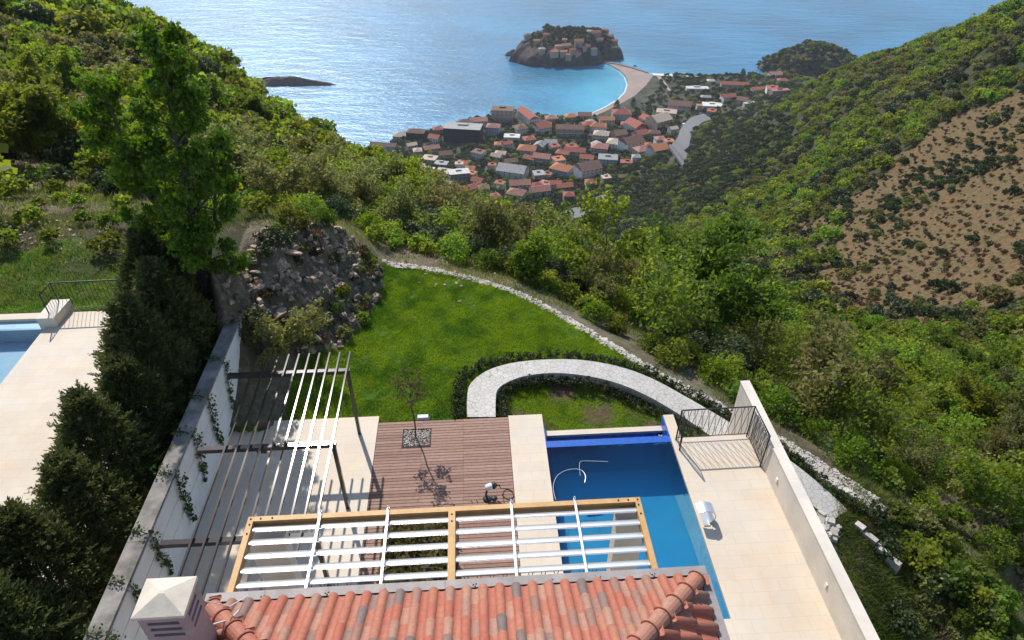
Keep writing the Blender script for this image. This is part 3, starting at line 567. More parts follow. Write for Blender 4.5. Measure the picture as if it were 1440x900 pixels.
# tiles: rows of barrels and pans, each tile its own tint
def tiles(bb, A, B_, C_, D_, width, pitch=.232, course=.36, clip=None):
    """A corner at the eave, B_ unit vector along the eave, C_ unit vector up the slope (3D), D_ normal"""
    A, B_, C_, D_ = map(Vector, (A, B_, C_, D_)); n = int(width/pitch); pitch = width/n
    for i in range(n):
        xc = (i+.5)*pitch; lim = clip(xc); off = random.uniform(0, .02)
        c = 0; k = 0
        while c < lim:
            c1 = min(c+course+.03, lim+.1); tnt = random.random()**1.5; lift = .012
            for kind in (0, 1):
                R = .068 if kind == 0 else .09; cx = xc if kind == 0 else xc+pitch/2; m = 7 if kind == 0 else 5; vs = []
                tt = tnt if kind == 0 else min(1, max(0, random.random()**1.6*.8))
                for (cc, rr, ll) in ((c-off, R*1.04, lift+.03), (c1, R*.92, .012)):
                    for j in range(m):
                        if kind == 0: a = math.pi*j/(m-1); px_ = cx-math.cos(a)*rr; pz = math.sin(a)*rr+ll+.015
                        else: a = math.pi*j/(m-1); px_ = cx-math.cos(a)*rr*.72; pz = .035-math.sin(a)*rr*.35+ll
                        p = A+B_*px_+C_*cc+D_*pz; vs.append(p)
                fs = [(j, j+1, m+j+1, m+j) for j in range(m-1)]
                if kind == 0: fs.append(tuple(range(m-1, -1, -1)))
                bb.add(vs, fs, tt, 0, True)
            c += course; k += 1
sl_ = math.hypot(1, PT); up = (0, -1/sl_, PT/sl_); nr = (0, PT/sl_, 1/sl_)
b = MB(); tiles(b, (EX0, EY-.06, EZ), (1,0,0), up, nr, EX1-EX0, clip=lambda x: max(0., min(x, EX1-EX0-x)-.05)*sl_); b.build('front_roof_tiles', M['tile'], rf, org=(0, 2, 0))
b = MB(); tiles(b, (EX1-.06, EY, EZ), (0,-1,0), (-1/sl_, 0, PT/sl_), (PT/sl_, 0, 1/sl_), 9., clip=lambda x: max(0., min(x, HW)-.05)*sl_); b.build('side_roof_tiles', M['tile'], rf, org=(0, 2, 0))
b = MB(); tiles(b, (EX0+.06, EY-9., EZ), (0,1,0), (1/sl_, 0, PT/sl_), (-PT/sl_, 0, 1/sl_), 9., clip=lambda x: max(0., min(9.-x, HW)-.05)*sl_); b.build('side_roof_tiles', M['tile'], rf, org=(0, 2, 0))
def hip(x0, y0, x1, y1):
    b = MB(); A = Vector((x0, y0, EZ+.06)); B_ = Vector((x1, y1, EZ+.06+abs(x1-x0)*PT)); L = (B_-A).length; d = (B_-A)/L; s = d.cross(Vector((0,0,1))).normalized(); u = s.cross(d); c = 0.
    while c < L:
        vs = []; m = 9
        for cc, rr, ll in ((c-.02, .125, .045), (c+.38, .10, .0)):
            for j in range(m):
                a = math.pi*j/(m-1); vs.append(A+d*cc+s*(-math.cos(a)*rr)+u*(math.sin(a)*rr*.9+ll-.03))
        # thick lip at the lower end
        for j in range(m):
            a = math.pi*j/(m-1); vs.append(A+d*(c-.02)+s*(-math.cos(a)*.105)+u*(math.sin(a)*.09+.015))
        fs = [(j, j+1, m+j+1, m+j) for j in range(m-1)]+[(j+1, j, 2*m+j, 2*m+j+1) for j in range(m-1)]
        b.add(vs, fs, random.uniform(.0, .45), 0, False); b.tube([A+d*(c+.0)+s*(-math.cos(math.pi*j/8)*.13)+u*(math.sin(math.pi*j/8)*.117+.02) for j in range(9)], .013, 5, tint=.25); c += .36
    b.build('ridge_tiles', M['tile'], rf, org=(0, 2, 0))
hip(EX1-.1, EY-.1, XM, ap); hip(EX0+.1, EY-.1, XM, ap)
def gutter(a, c, name='gutter'):
    b = MB(); A = Vector(a); C_ = Vector(c); d = (C_-A).normalized(); s = Vector((0,0,1)).cross(d)
    pr = [(-.02,.0),(-.02,-.12),(.14,-.12),(.14,.03),(.03,.045),(.03,.055),(.155,.04),(.155,-.135),(-.035,-.135),(-.035,0)]
    n = len(pr); vs = [p+s*x+Vector((0,0,z)) for p in (A, C_) for x, z in pr]
    b.add(vs, [(i, (i+1) % n, n+(i+1) % n, n+i) for i in range(n)]+[tuple(range(n-1,-1,-1)), tuple(range(n, 2*n))]); b.build(name, M['gutter'], hs)
def gut(x0, x1, y0, y1, name):
    pass
for x0, x1 in ((EX0-.05, -.62), (-.615, EX1+.10)):
    b = MB(); b.box(x0, x1, EY+.0, EY+.14, EZ-.10, EZ+.035); b.box(x0, x1, EY-.06, EY+.0, EZ-.10, EZ-.07); b.build('gutter', M['gutter'], hs)
b = MB(); b.box(EX1-.02, EX1+.12, BACK, EY-.002, EZ-.10, EZ+.032); b.box(EX1-.03, EX1-.02, BACK, EY-.002, EZ-.10, EZ-.02); b.build('gutter', M['gutter'], hs)
b = MB(); b.box(EX0-.12, EX0+.02, BACK, EY-.75, EZ-.10, EZ+.032); b.build('gutter', M['gutter'], hs)
for k, x in enumerate((-3.2, -2.3, -1.5, -.2, .9, 1.6, 2.4)):
    b = MB(); b.box(x, x+.02, EY+.015, EY+.125, EZ+.035, EZ+.05); b.obox((x, EY+.07, EZ+.036), .07, .05, .012, .3); b.build('gutter_bracket', M['brkt'], hs)
# balcony rail and the two piers that carry the timber frame
b = MB()
b.tube([(-3.3,6.95,2.6),(2.45,6.95,2.6)], .022, 6); b.tube([(-3.3,6.95,1.7),(2.45,6.95,1.7)], .014, 6); x = -3.2; k = 0
while x < 2.4:
    sg = 1 if k % 2 else -1; b.tube([(x+sg*.05*math.sin(q*math.pi), 6.95, 1.7+.45*q) for q in (0,.5,1,1.5,2)], .008, 4, False); x += .115; k += 1
b.build('balcony_railing', M['iron'], hs)
for (x0, x1) in ((-3.75, -3.2), (2.12, 2.58)):
    b = MB(); b.box(x0, x1, 6.68, 6.93, -.6, 4.2); o = b.build('pier', M['trav2'], hs); q = MB(); q.tube([((x0+x1)/2+.05, 6.66, 2.2), ((x0+x1)/2+.05, 6.69, 2.2)], .03, 10); q.build('downlight', M['iron'], o, org=(0, 2, 0))
# chimney
CX0, CX1, CY0, CY1 = -4.13, -3.53, 4.45, 4.96
b = MB(); b.add([(CX0+.06,CY0+.05,2),(CX1-.02,CY0+.05,2),(CX1-.02,CY1-.05,2),(CX0+.06,CY1-.05,2),(CX0+.06,CY0+.05,5.45),(CX1-.06,CY0+.05,5.45),(CX1-.06,CY1-.05,5.45),(CX0+.06,CY1-.05,5.45)],
    [(3,2,1,0),(4,5,6,7),(0,1,5,4),(1,2,6,5),(2,3,7,6),(3,0,4,7)]); b.build('shaft', M['chim'], None) if False else None
chm = b.build('chimney', M['chim'], hs)
b = MB(); b.box(CX0+.1, CX1-.1, CY0+.1, CY1-.1, 5.45, 5.95, mi=1)
for k in range(4): z = 5.46+k*.125; b.box(CX0+.03, CX1-.03, CY0+.03, CY1-.03, z, z+.062)
for xx in (CX0+.03, CX1-.12):
    for yy in (CY0+.03, CY1-.12): b.box(xx+.002, xx+.088, yy+.002, yy+.088, 5.45, 5.95)
b.build('chimney_louvres', [M['chim'], M['dark']], chm, org=(0, 2, 0))
b = MB(); mx, my = (CX0+CX1)/2, (CY0+CY1)/2
b.add([(CX0,CY0,5.95),(CX1,CY0,5.95),(CX1,CY1,5.95),(CX0,CY1,5.95),(CX0,CY0,6.0),(CX1,CY0,6.0),(CX1,CY1,6.0),(CX0,CY1,6.0),(mx-.03,my-.02,6.11),(mx+.03,my-.02,6.11),(mx+.03,my+.02,6.11),(mx-.03,my+.02,6.11)],
    [(3,2,1,0),(0,1,5,4),(1,2,6,5),(2,3,7,6),(3,0,4,7),(4,5,9,8),(5,6,10,9),(6,7,11,10),(7,4,8,11),(8,9,10,11)]); b.build('chimney_cap', M['chcap'], chm, org=(0, 2, 0))
b = MB(); b.tube([(CX1-.05,4.9,5.0),(CX1+.05,5.1,4.75),(EX0+.6,5.5,4.56)], .012, 5); b.tube([(CX1-.04,4.93,5.5),(CX1+.06,5.2,4.9),(EX0+.55,5.55,4.56)], .008, 5); b.build('cable', M['alurod'], hs)
# ------------------------------------------------------------------ timber sun screen
ts = thing('louvre_screen', 'honey timber frame with white aluminium louvres fixed in front of the roof eaves', 'sun screen', (-.5, 6.3, 4.4))
FX0, FX1, FY0, FY1 = -3.75, 2.52, 5.645, 6.98; FZ = 4.47
def fb(nm, *a): b = MB(); b.box(*a); b.build(nm, M['glulam'], ts)
fb('front_beam', FX0, FX1, FY1-.09, FY1, FZ-.17, FZ); fb('side_beam', FX0, FX0+.09, FY0, FY1-.092, FZ-.17, FZ); fb('side_beam', FX1-.09, FX1, FY0, FY1-.092, FZ-.17, FZ); fb('middle_beam', -.59, -.48, FY0, FY1-.092, FZ-.17, FZ+.002)
for x, y in ((FX0+.045,FY1-.045),(FX0+.2,FY1-.045),(FX0+.38,FY1-.045),(FX0+.05,FY1-.15),(FX0+.05,FY1-.32),(FX1-.045,FY1-.045),(FX1-.2,FY1-.045),(FX1-.36,FY1-.045),(FX1-.05,FY1-.15),(FX1-.05,FY1-.32),(-.535,FY1-.15),(-.535,FY1-.28)):
    b = MB(); b.tube([(x,y,FZ+.002),(x,y,FZ+.012)], .014, 8); b.build('bolt', M['iron'], ts)
for k in range(5):
    yv = 5.83+k*.2435
    for x0, x1 in ((FX0+.09, -.59), (-.48, FX1-.09)):
        b = MB(); m = 14; vs = []
        for x in (x0, x1):
            for j in range(m):
                a = 2*math.pi*j/m; yy = math.cos(a)*.078; zz = math.sin(a)*.034; tl = .35; vs.append((x, yv+yy*math.cos(tl)-zz*math.sin(tl), FZ-.085+yy*math.sin(tl)*-1+zz*math.cos(tl)))
        b.add(vs, [(j, (j+1) % m, m+(j+1) % m, m+j) for j in range(m)]+[tuple(range(m-1,-1,-1)), tuple(range(m, 2*m))], sm=False); b.build('louvre', M['alu'], ts)
for x in (-2.62, -1.55, .42, 1.45):
    b = MB(); b.box(x-.018, x+.018, FY0-.02, FY1+.03, FZ+.004, FZ+.03); b.tube([(x,FY1+.015,FZ+.03),(x,FY1+.015,FZ+.075)], .012, 6); b.build('clamp_bar', M['alurod'], ts)
# ------------------------------------------------------------------ neighbour's terrace and pool
b = MB(); b.prism([(-13.95,-3),(-9.0,-3),(-9.0,18.75),(-13.95,18.75)], -.8, .0); b.box(-20, -13.95, 18.8, 19.12, -.8, .0); b.box(-13.95, -9, 18.75, 19.1, -.8, -.004)
tag(b.build('neighbour_terrace_floor', M['trav']), kind='structure')
np_ = thing('swimming_pool', "neighbour's grey blue pool cut off by the left edge of the view", 'pool', (-16, 12, 0))
b = MB(); b.box(-20, -13.95, -2, 18.8, -.9, -.62); b.box(-20, -13.955, 18.35, 18.79, -.63, -.12); b.build('basin', mat('grey_blue_mosaic', (.36,.56,.70), .4, (.31,.50,.65), 3), np_)
b = MB(); b.box(-20, -13.948, -2, 18.37, -.7, -.06); b.build('pool_water', watermat('neighbour_pool_water', (.35,.65,.8), .08, .06), np_)
b = MB(); b.prism([(-14.1,18.3,0),(-13.55,18.3,0),(-13.5,19.35,.0),(-14.1,19.35,.0)], -.3, .35); tag(b.build('end_block', M['trav2']), 'low beige masonry block at the corner of the neighbour terrace', 'block')
railing('iron_railing', "dark railing with a pale handrail around the end of the neighbour's terrace", [(-13.8,18.55,0),(-13.8,19.22,0),(-9.5,19.3,0)], 1.1, M['iron'], (-12,19,0), wavy=False, step=.13, top=.026)
# ------------------------------------------------------------------ garden path, edging, stone border
def pavemat():
    m = mat('crazy_paving', (.56,.525,.48), .8, (.47,.44,.395), 2.5, bump=.3, bs=20); t = m.node_tree; N = t.nodes; L = t.links; b = N['Principled BSDF']
    v = N.new('ShaderNodeTexVoronoi'); v.feature = 'DISTANCE_TO_EDGE'; v.inputs['Scale'].default_value = 6.5; tc = N.new('ShaderNodeTexCoord'); L.new(tc.outputs['Object'], v.inputs['Vector'])
    r = N.new('ShaderNodeMapRange'); r.inputs[1].default_value = .015; r.inputs[2].default_value = .05; L.new(v.outputs['Distance'], r.inputs[0])
    mx = N.new('ShaderNodeMix'); mx.data_type = 'RGBA'; src = b.inputs['Base Color'].links[0].from_socket; L.new(r.outputs[0], mx.inputs[0]); mx.inputs[6].default_value = (.30,.27,.23,1); L.new(src, mx.inputs[7]); L.new(mx.outputs[2], b.inputs['Base Color']); return m
PZ = lambda px, py: -.05-.0*px
PO = [(657,587,.0),(657,560,-.05),(662,540,-.1),(685,522,-.15),(720,511,-.22),(770,506,-.35),(820,507,-.5),(870,516,-.65),(915,532,-.8),(960,556,-.95),(1005,582,-1.08),(1040,603,-1.15),(1080,628,-1.22),(1120,655,-1.28),(1160,688,-1.45),(1192,718,-1.6)]
PI_ = [(697,587,.0),(697,565,-.05),(700,548,-.1),(718,536,-.15),(745,528,-.22),(785,525,-.35),(830,530,-.5),(870,540,-.65),(910,557,-.8),(945,577,-.95),(980,600,-1.08),(1010,622,-1.15),(1048,650,-1.22),(1090,680,-1.28),(1135,712,-1.45),(1166,735,-1.6)]
po = smooth([G(*p) for p in PO], 4); pi_ = smooth([G(*p) for p in PI_], 4)
b = MB(); n = len(po); vs = []
for a, c in zip(po, pi_):
    for t in (0, 1): p = a.lerp(c, t); vs.append((p.x, p.y, p.z+.02)); 
for a, c in zip(po, pi_):
    for t in (0, 1): p = a.lerp(c, t); vs.append((p.x, p.y, p.z-.22))
fs = [(2*i, 2*i+1, 2*i+3, 2*i+2) for i in range(n-1)]+[(2*n+2*i, 2*i, 2*i+2, 2*n+2*i+2) for i in range(n-1)]+[(2*i+1, 2*n+2*i+1, 2*n+2*i+3, 2*i+3) for i in range(n-1)]+[(2*n-2, 2*n-1, 4*n-1, 4*n-2)]
b.add(vs, [f[::-1] for f in fs]); tag(b.build('garden_path', pavemat(), frame='W'), kind='structure')
def stones(name, label, cat, pts, wdt, dz, n_per_m, s0=.1, s1=.22, hh=.09):
    b = MB(); pts = smooth(pts, 4)
    for p, q in zip(pts[:-1], pts[1:]):
        L = (q-p).length; d = (q-p)/max(L, 1e-6); nrm = Vector((-d.y, d.x, 0)); k = max(1, int(L*n_per_m+random.random()))
        for _ in range(k):
            s = random.random(); o = random.uniform(-wdt, wdt)/2; c = p+d*(L*s)+nrm*o; zz = float(ground(c.x, c.y))
            b.obox((c.x, c.y, max(zz, c.z-.1)+dz), random.uniform(s0, s1), random.uniform(s0*.7, s1*.8), random.uniform(hh*.6, hh*1.4), random.uniform(0, 3.1), random.random(), taper=random.uniform(.6,.95), jit=.012)
    return tag(b.build(name, M['stone'], frame='W'), label, cat)
stones('stone_border', 'pale rubble stone edging curving along the far side of the lawn', 'stone edging', [G(*p) for p in BORDER], .34, -.045, 95, .07, .19, .07)
stones('gravel_strip', 'wider band of grey rubble along the lower end of the garden beside the path', 'rubble band', [G(1085,612,-1.4), G(1130,638,-1.5), G(1180,672,-1.55), G(1232,705,-1.6)], .55, -.04, 260, .04, .11, .05)
stones('stone_steps', 'rough stone steps at the lower end of the crazy paving path', 'steps', [G(1150,728,-1.4), G(1166,742,-1.5), G(1176,752,-1.6)], .5, -.02, 60, .14, .3, .1)
def kerb():
    b = MB(); a = Vector(G(1200,742,-1.75)); c = Vector(G(1247,790,-2.0)); d = (c-a); L = d.length; d /= L; k = 0.
    while k < L:
        l = random.uniform(.25,.4); p = a+d*(k+l/2); b.obox((p.x, p.y, p.z-.15), l*.97, .17, .42+random.uniform(-.02,.02), math.atan2(d.y, d.x), random.random(), taper=.93, jit=.012); k += l
    return tag(b.build('stone_wall', M['stone'], frame='W'), 'short low limestone retaining wall below the end of the path', 'wall')
kerb()
# ------------------------------------------------------------------ plants
def leafarr(C_, R, n, size, asp=1.6, flat=.8, seed=0, tjit=.35, droop=0., shell=.35, tbase=None):
    """n leaves in each clump centre C_ (k,3) of radius R (k): kite quads. tint per clump + jitter"""
    rg = np.random.default_rng(seed); k = len(C_); cen = np.repeat(C_, n, 0); rad = np.repeat(R, n)
    d = rg.normal(size=(k*n, 3)); d /= np.linalg.norm(d, axis=1)[:, None]; rr = rg.random(k*n)**shell; d[:, 2] *= flat
    p = cen+d*(rad*rr)[:, None]
    a = rg.normal(size=(k*n, 3)); a[:, 2] -= droop; a /= np.linalg.norm(a, axis=1)[:, None]; b_ = np.cross(a, rg.normal(size=(k*n, 3))); b_ /= np.linalg.norm(b_, axis=1)[:, None]
    s = size*(.6+.8*rg.random(k*n))[:, None]
    V = np.stack([p-a*s*asp/2, p+b_*s/2, p+a*s*asp/2, p-b_*s/2], 1).reshape(-1, 3)
    F = np.arange(k*n*4).reshape(-1, 4)
    ct = rg.random(k) if tbase is None else tbase
    t = np.clip(np.repeat(ct, n)*(1-tjit)+rg.random(k*n)*tjit, 0, 1)
    return V, F, t
def leafmesh(name, parts, m):
    Vs, Fs, Ts, o = [], [], [], 0
    for V, F, t in parts: Vs.append(V); Fs.append(F+o); Ts.append(t); o += len(V)
    return np_mesh(name, np.concatenate(Vs), np.concatenate(Fs), [m], {'tint': ('FACE', np.concatenate(Ts))})
def grow(b, p, d, L, r, lvl, tips, rnd, spread=.5, kids=3, wob=.12, upb=.25, n=5):
    pts = [p]; q = Vector(p); dd = Vector(d).normalized(); seg = 4
    for i in range(seg):
        dd = (dd+Vector((rnd.gauss(0, wob), rnd.gauss(0, wob), rnd.gauss(0, wob)*.5+upb*.12))).normalized(); q = q+dd*(L/seg); pts.append(q.copy())
    r1 = r*(.55 if lvl > 0 else .25); b.tube(pts, [r+(r1-r)*i/seg for i in range(seg+1)], n if lvl > 1 else 4, False)
    if lvl == 0: tips.append(q.copy()); tips.append(pts[2].copy()); return
    if lvl <= 1: tips.append(pts[3].copy())
    for k in range(kids):
        t = rnd.uniform(.35, 1.) if k < kids-1 else 1.; i = min(int(t*seg), seg-1); base = pts[i].lerp(pts[i+1], t*seg-i) if t < 1 else q
        a = rnd.uniform(0, 6.28); s = Vector((math.cos(a), math.sin(a), rnd.uniform(-.1, .5)))
        nd = (dd*(1-spread)+s*spread).normalized() if t < 1 else (dd+s*.35*spread).normalized()
        grow(b, base, nd, L*rnd.uniform(.55, .8), r1*rnd.uniform(.75, .95), lvl-1, tips, rnd, spread, kids, wob, upb, n)
def proto_tree(nm, seed, h, stems, lvl, leaf, leaf_n, leaf_s, clump, bark, spread=.5, kids=3, lean=.18, clear=.25, flat=.75, r0=.05, asp=1.6, add_under=0):
    rnd = random.Random(seed); b = MB(); tips = []
    for s in range(stems):
        a = rnd.uniform(0, 6.28); o = Vector((math.cos(a), math.sin(a), 0))*(.12*h*.3 if stems > 1 else 0); d = Vector((math.cos(a)*lean, math.sin(a)*lean, 1)).normalized()
        L = h*rnd.uniform(.45, .6); grow(b, o+Vector((0, 0, -.3)), d, L, r0*h/5*(1 if stems == 1 else .7), lvl, tips, rnd, spread, kids)
    T = np.array([tuple(t) for t in tips]); zmx = T[:, 2].max(); keep = T[:, 2] > clear*zmx; T = T[keep]; sc_ = h/ (zmx+clump*.6)
    for i, v in enumerate(b.v): b.v[i] = (v[0]*sc_, v[1]*sc_, v[2]*sc_)
    T = T*sc_; R = clump*(.6+.8*np.random.default_rng(seed).random(len(T)))
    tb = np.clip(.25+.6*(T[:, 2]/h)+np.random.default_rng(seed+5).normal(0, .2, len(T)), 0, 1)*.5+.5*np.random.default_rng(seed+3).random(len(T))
    tr = b.build('trunk', bark, frame='W')
    cr = None
    if leaf:
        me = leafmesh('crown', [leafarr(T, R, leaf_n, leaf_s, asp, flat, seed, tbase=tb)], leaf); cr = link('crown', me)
    root = bpy.data.objects.new(nm, None); col.objects.link(root); tr.parent = root
    CH[root.name] = [tr]
    if cr: cr.parent = root; CH[root.name].append(cr)
    return root
def proto_bush(nm, seed, h, w_, leaf, k, n, s, asp=1.5, under=0.):
    rg = np.random.default_rng(seed); a = rg.random(k)*6.283; r = np.sqrt(rg.random(k))*w_/2*.8; z = h*(.25+.6*rg.random(k))*np.sqrt(np.clip(1-(r/(w_/2))**2, .05, 1))
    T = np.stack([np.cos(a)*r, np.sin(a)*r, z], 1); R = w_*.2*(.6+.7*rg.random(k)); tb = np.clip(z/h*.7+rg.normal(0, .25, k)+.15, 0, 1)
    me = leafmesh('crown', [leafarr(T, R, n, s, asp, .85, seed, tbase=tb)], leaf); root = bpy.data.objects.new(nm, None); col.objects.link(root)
    b = MB(); rnd = random.Random(seed)
    for _ in range(5):
        aa = rnd.uniform(0, 6.28); b.tube([(0, 0, -.2), (math.cos(aa)*w_*.12, math.sin(aa)*w_*.12, h*.3), (math.cos(aa)*w_*.25, math.sin(aa)*w_*.25, h*.6)], [.03*h, .02*h, .008*h], 4, False)
    st = b.build('stems', M['bark'], frame='W'); cr = link('crown', me); st.parent = root; cr.parent = root; CH[root.name] = [st, cr]; return root
KINDS = {
 'green': [proto_tree('spring_tree', 11+i, 5., 1+(i % 2), 3, M['leafA'], 38, .15, .42, M['bark'], .55, 4, clear=.25) for i in range(4)],
 'olive': [proto_tree('hornbeam_tree', 31+i, 4.6, 3, 2, M['leafB'], 36, .13, .42, M['barkpale'], .5, 4, clear=.3) for i in range(3)],
 'sparse': [proto_tree('thin_tree', 51+i, 4.6, 5, 2, M['leafA'], 12, .12, .42, M['barkpale'], .42, 4, clear=.4) for i in range(2)],
 'bare': [proto_tree('bare_tree', 71+i, 4., 4, 3, None, 0, 0, .3, M['twig'], .45, 4, r0=.045) for i in range(2)],
 'dark': [proto_bush('evergreen_shrub', 81+i, 2.2, 2.9, M['leafD'], 46, 60, .12) for i in range(3)],
 'shrub': [proto_bush('green_shrub', 91+i, 1.5, 1.9, M['leafY'] if i == 1 else M['leafA'], 26, 60, .085) for i in range(3)],
}
# far crowns, used as instances in the far woods
def far_crown(nm, seed, h, w_, leaf, k, n, s):
    rg = np.random.default_rng(seed); d = rg.normal(size=(k, 3)); d /= np.linalg.norm(d, axis=1)[:, None]; d[:, 2] = np.abs(d[:, 2])*1.05-.15
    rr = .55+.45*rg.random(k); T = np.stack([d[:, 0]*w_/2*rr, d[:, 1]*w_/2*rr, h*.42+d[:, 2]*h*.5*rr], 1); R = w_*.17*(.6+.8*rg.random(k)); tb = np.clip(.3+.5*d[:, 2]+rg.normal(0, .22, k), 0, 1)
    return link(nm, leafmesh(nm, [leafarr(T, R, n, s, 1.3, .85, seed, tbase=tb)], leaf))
FAR = []
for i in range(4): FAR.append(far_crown('far_green_crown', 101+i, 5.2+i*.3, 6.0, M['leafA'], 40, 13, .62))
for i in range(2): FAR.append(far_crown('far_olive_crown', 121+i, 4.6, 5.4, M['leafB'], 38, 13, .58))
for i in range(3): FAR.append(far_crown('far_dark_crown', 131+i, 4.8, 5.6, M['leafD'], 40, 13, .55))
for i in range(2): FAR.append(far_crown('far_scrub', 151+i, .7, 2.2, M['scrub'], 16, 18, .2))
FAR.append(far_crown('far_low_bush', 141, 1.4, 2.6, M['leafD'], 18, 16, .22)); FAR.append(far_crown('far_low_bush', 142, 1.2, 2.4, M['leafB'], 18, 16, .22))
farcol = bpy.data.collections.new('far_crowns')
for i, o in enumerate(FAR): o.name = 'z%02d' % i; farcol.objects.link(o); col.objects.unlink(o)
# ------------------------------------------------------------------ placing: even random spacing over the ground
class Spacer:
    def __init__(s, cell): s.c = cell; s.g = {}
    def ok(s, x, y, r):
        k = int(r/s.c)+1; cx, cy = int(x//s.c), int(y//s.c)
        for i in range(cx-k, cx+k+1):
            for j in range(cy-k, cy+k+1):
                for (a, b, q) in s.g.get((i, j), ()):
                    if (a-x)**2+(b-y)**2 < ((r+q)/2)**2: return False
        return True
    def put(s, x, y, r): s.g.setdefault((int(x//s.c), int(y//s.c)), []).append((x, y, r))
def project(x, y, z):
    X_, Y_, Z_ = x, y, z-CAMZ; dpt = Y_*cP-Z_*sP; up = Y_*sP+Z_*cP; return 720+X_/dpt*FPX, 450-up/dpt*FPX, dpt
ROADP = []
NOGO = [PLOTZ, [W(-20,-9)[:2], W(-6.5,-9)[:2], W(-6.5,21)[:2], W(-20,21)[:2]], GREEN_NB, BANKP, [W(6,-20)[:2], W(9,-20)[:2], W(11.5,8)[:2], W(10,11)[:2], W(8,13)[:2], W(7,13)[:2]]]
TOWN_SHRINK = TOWNP
def nz(x, y, s, k): return float(fbm(np.array([x/k]), np.array([y/k]), s, 3)[0])
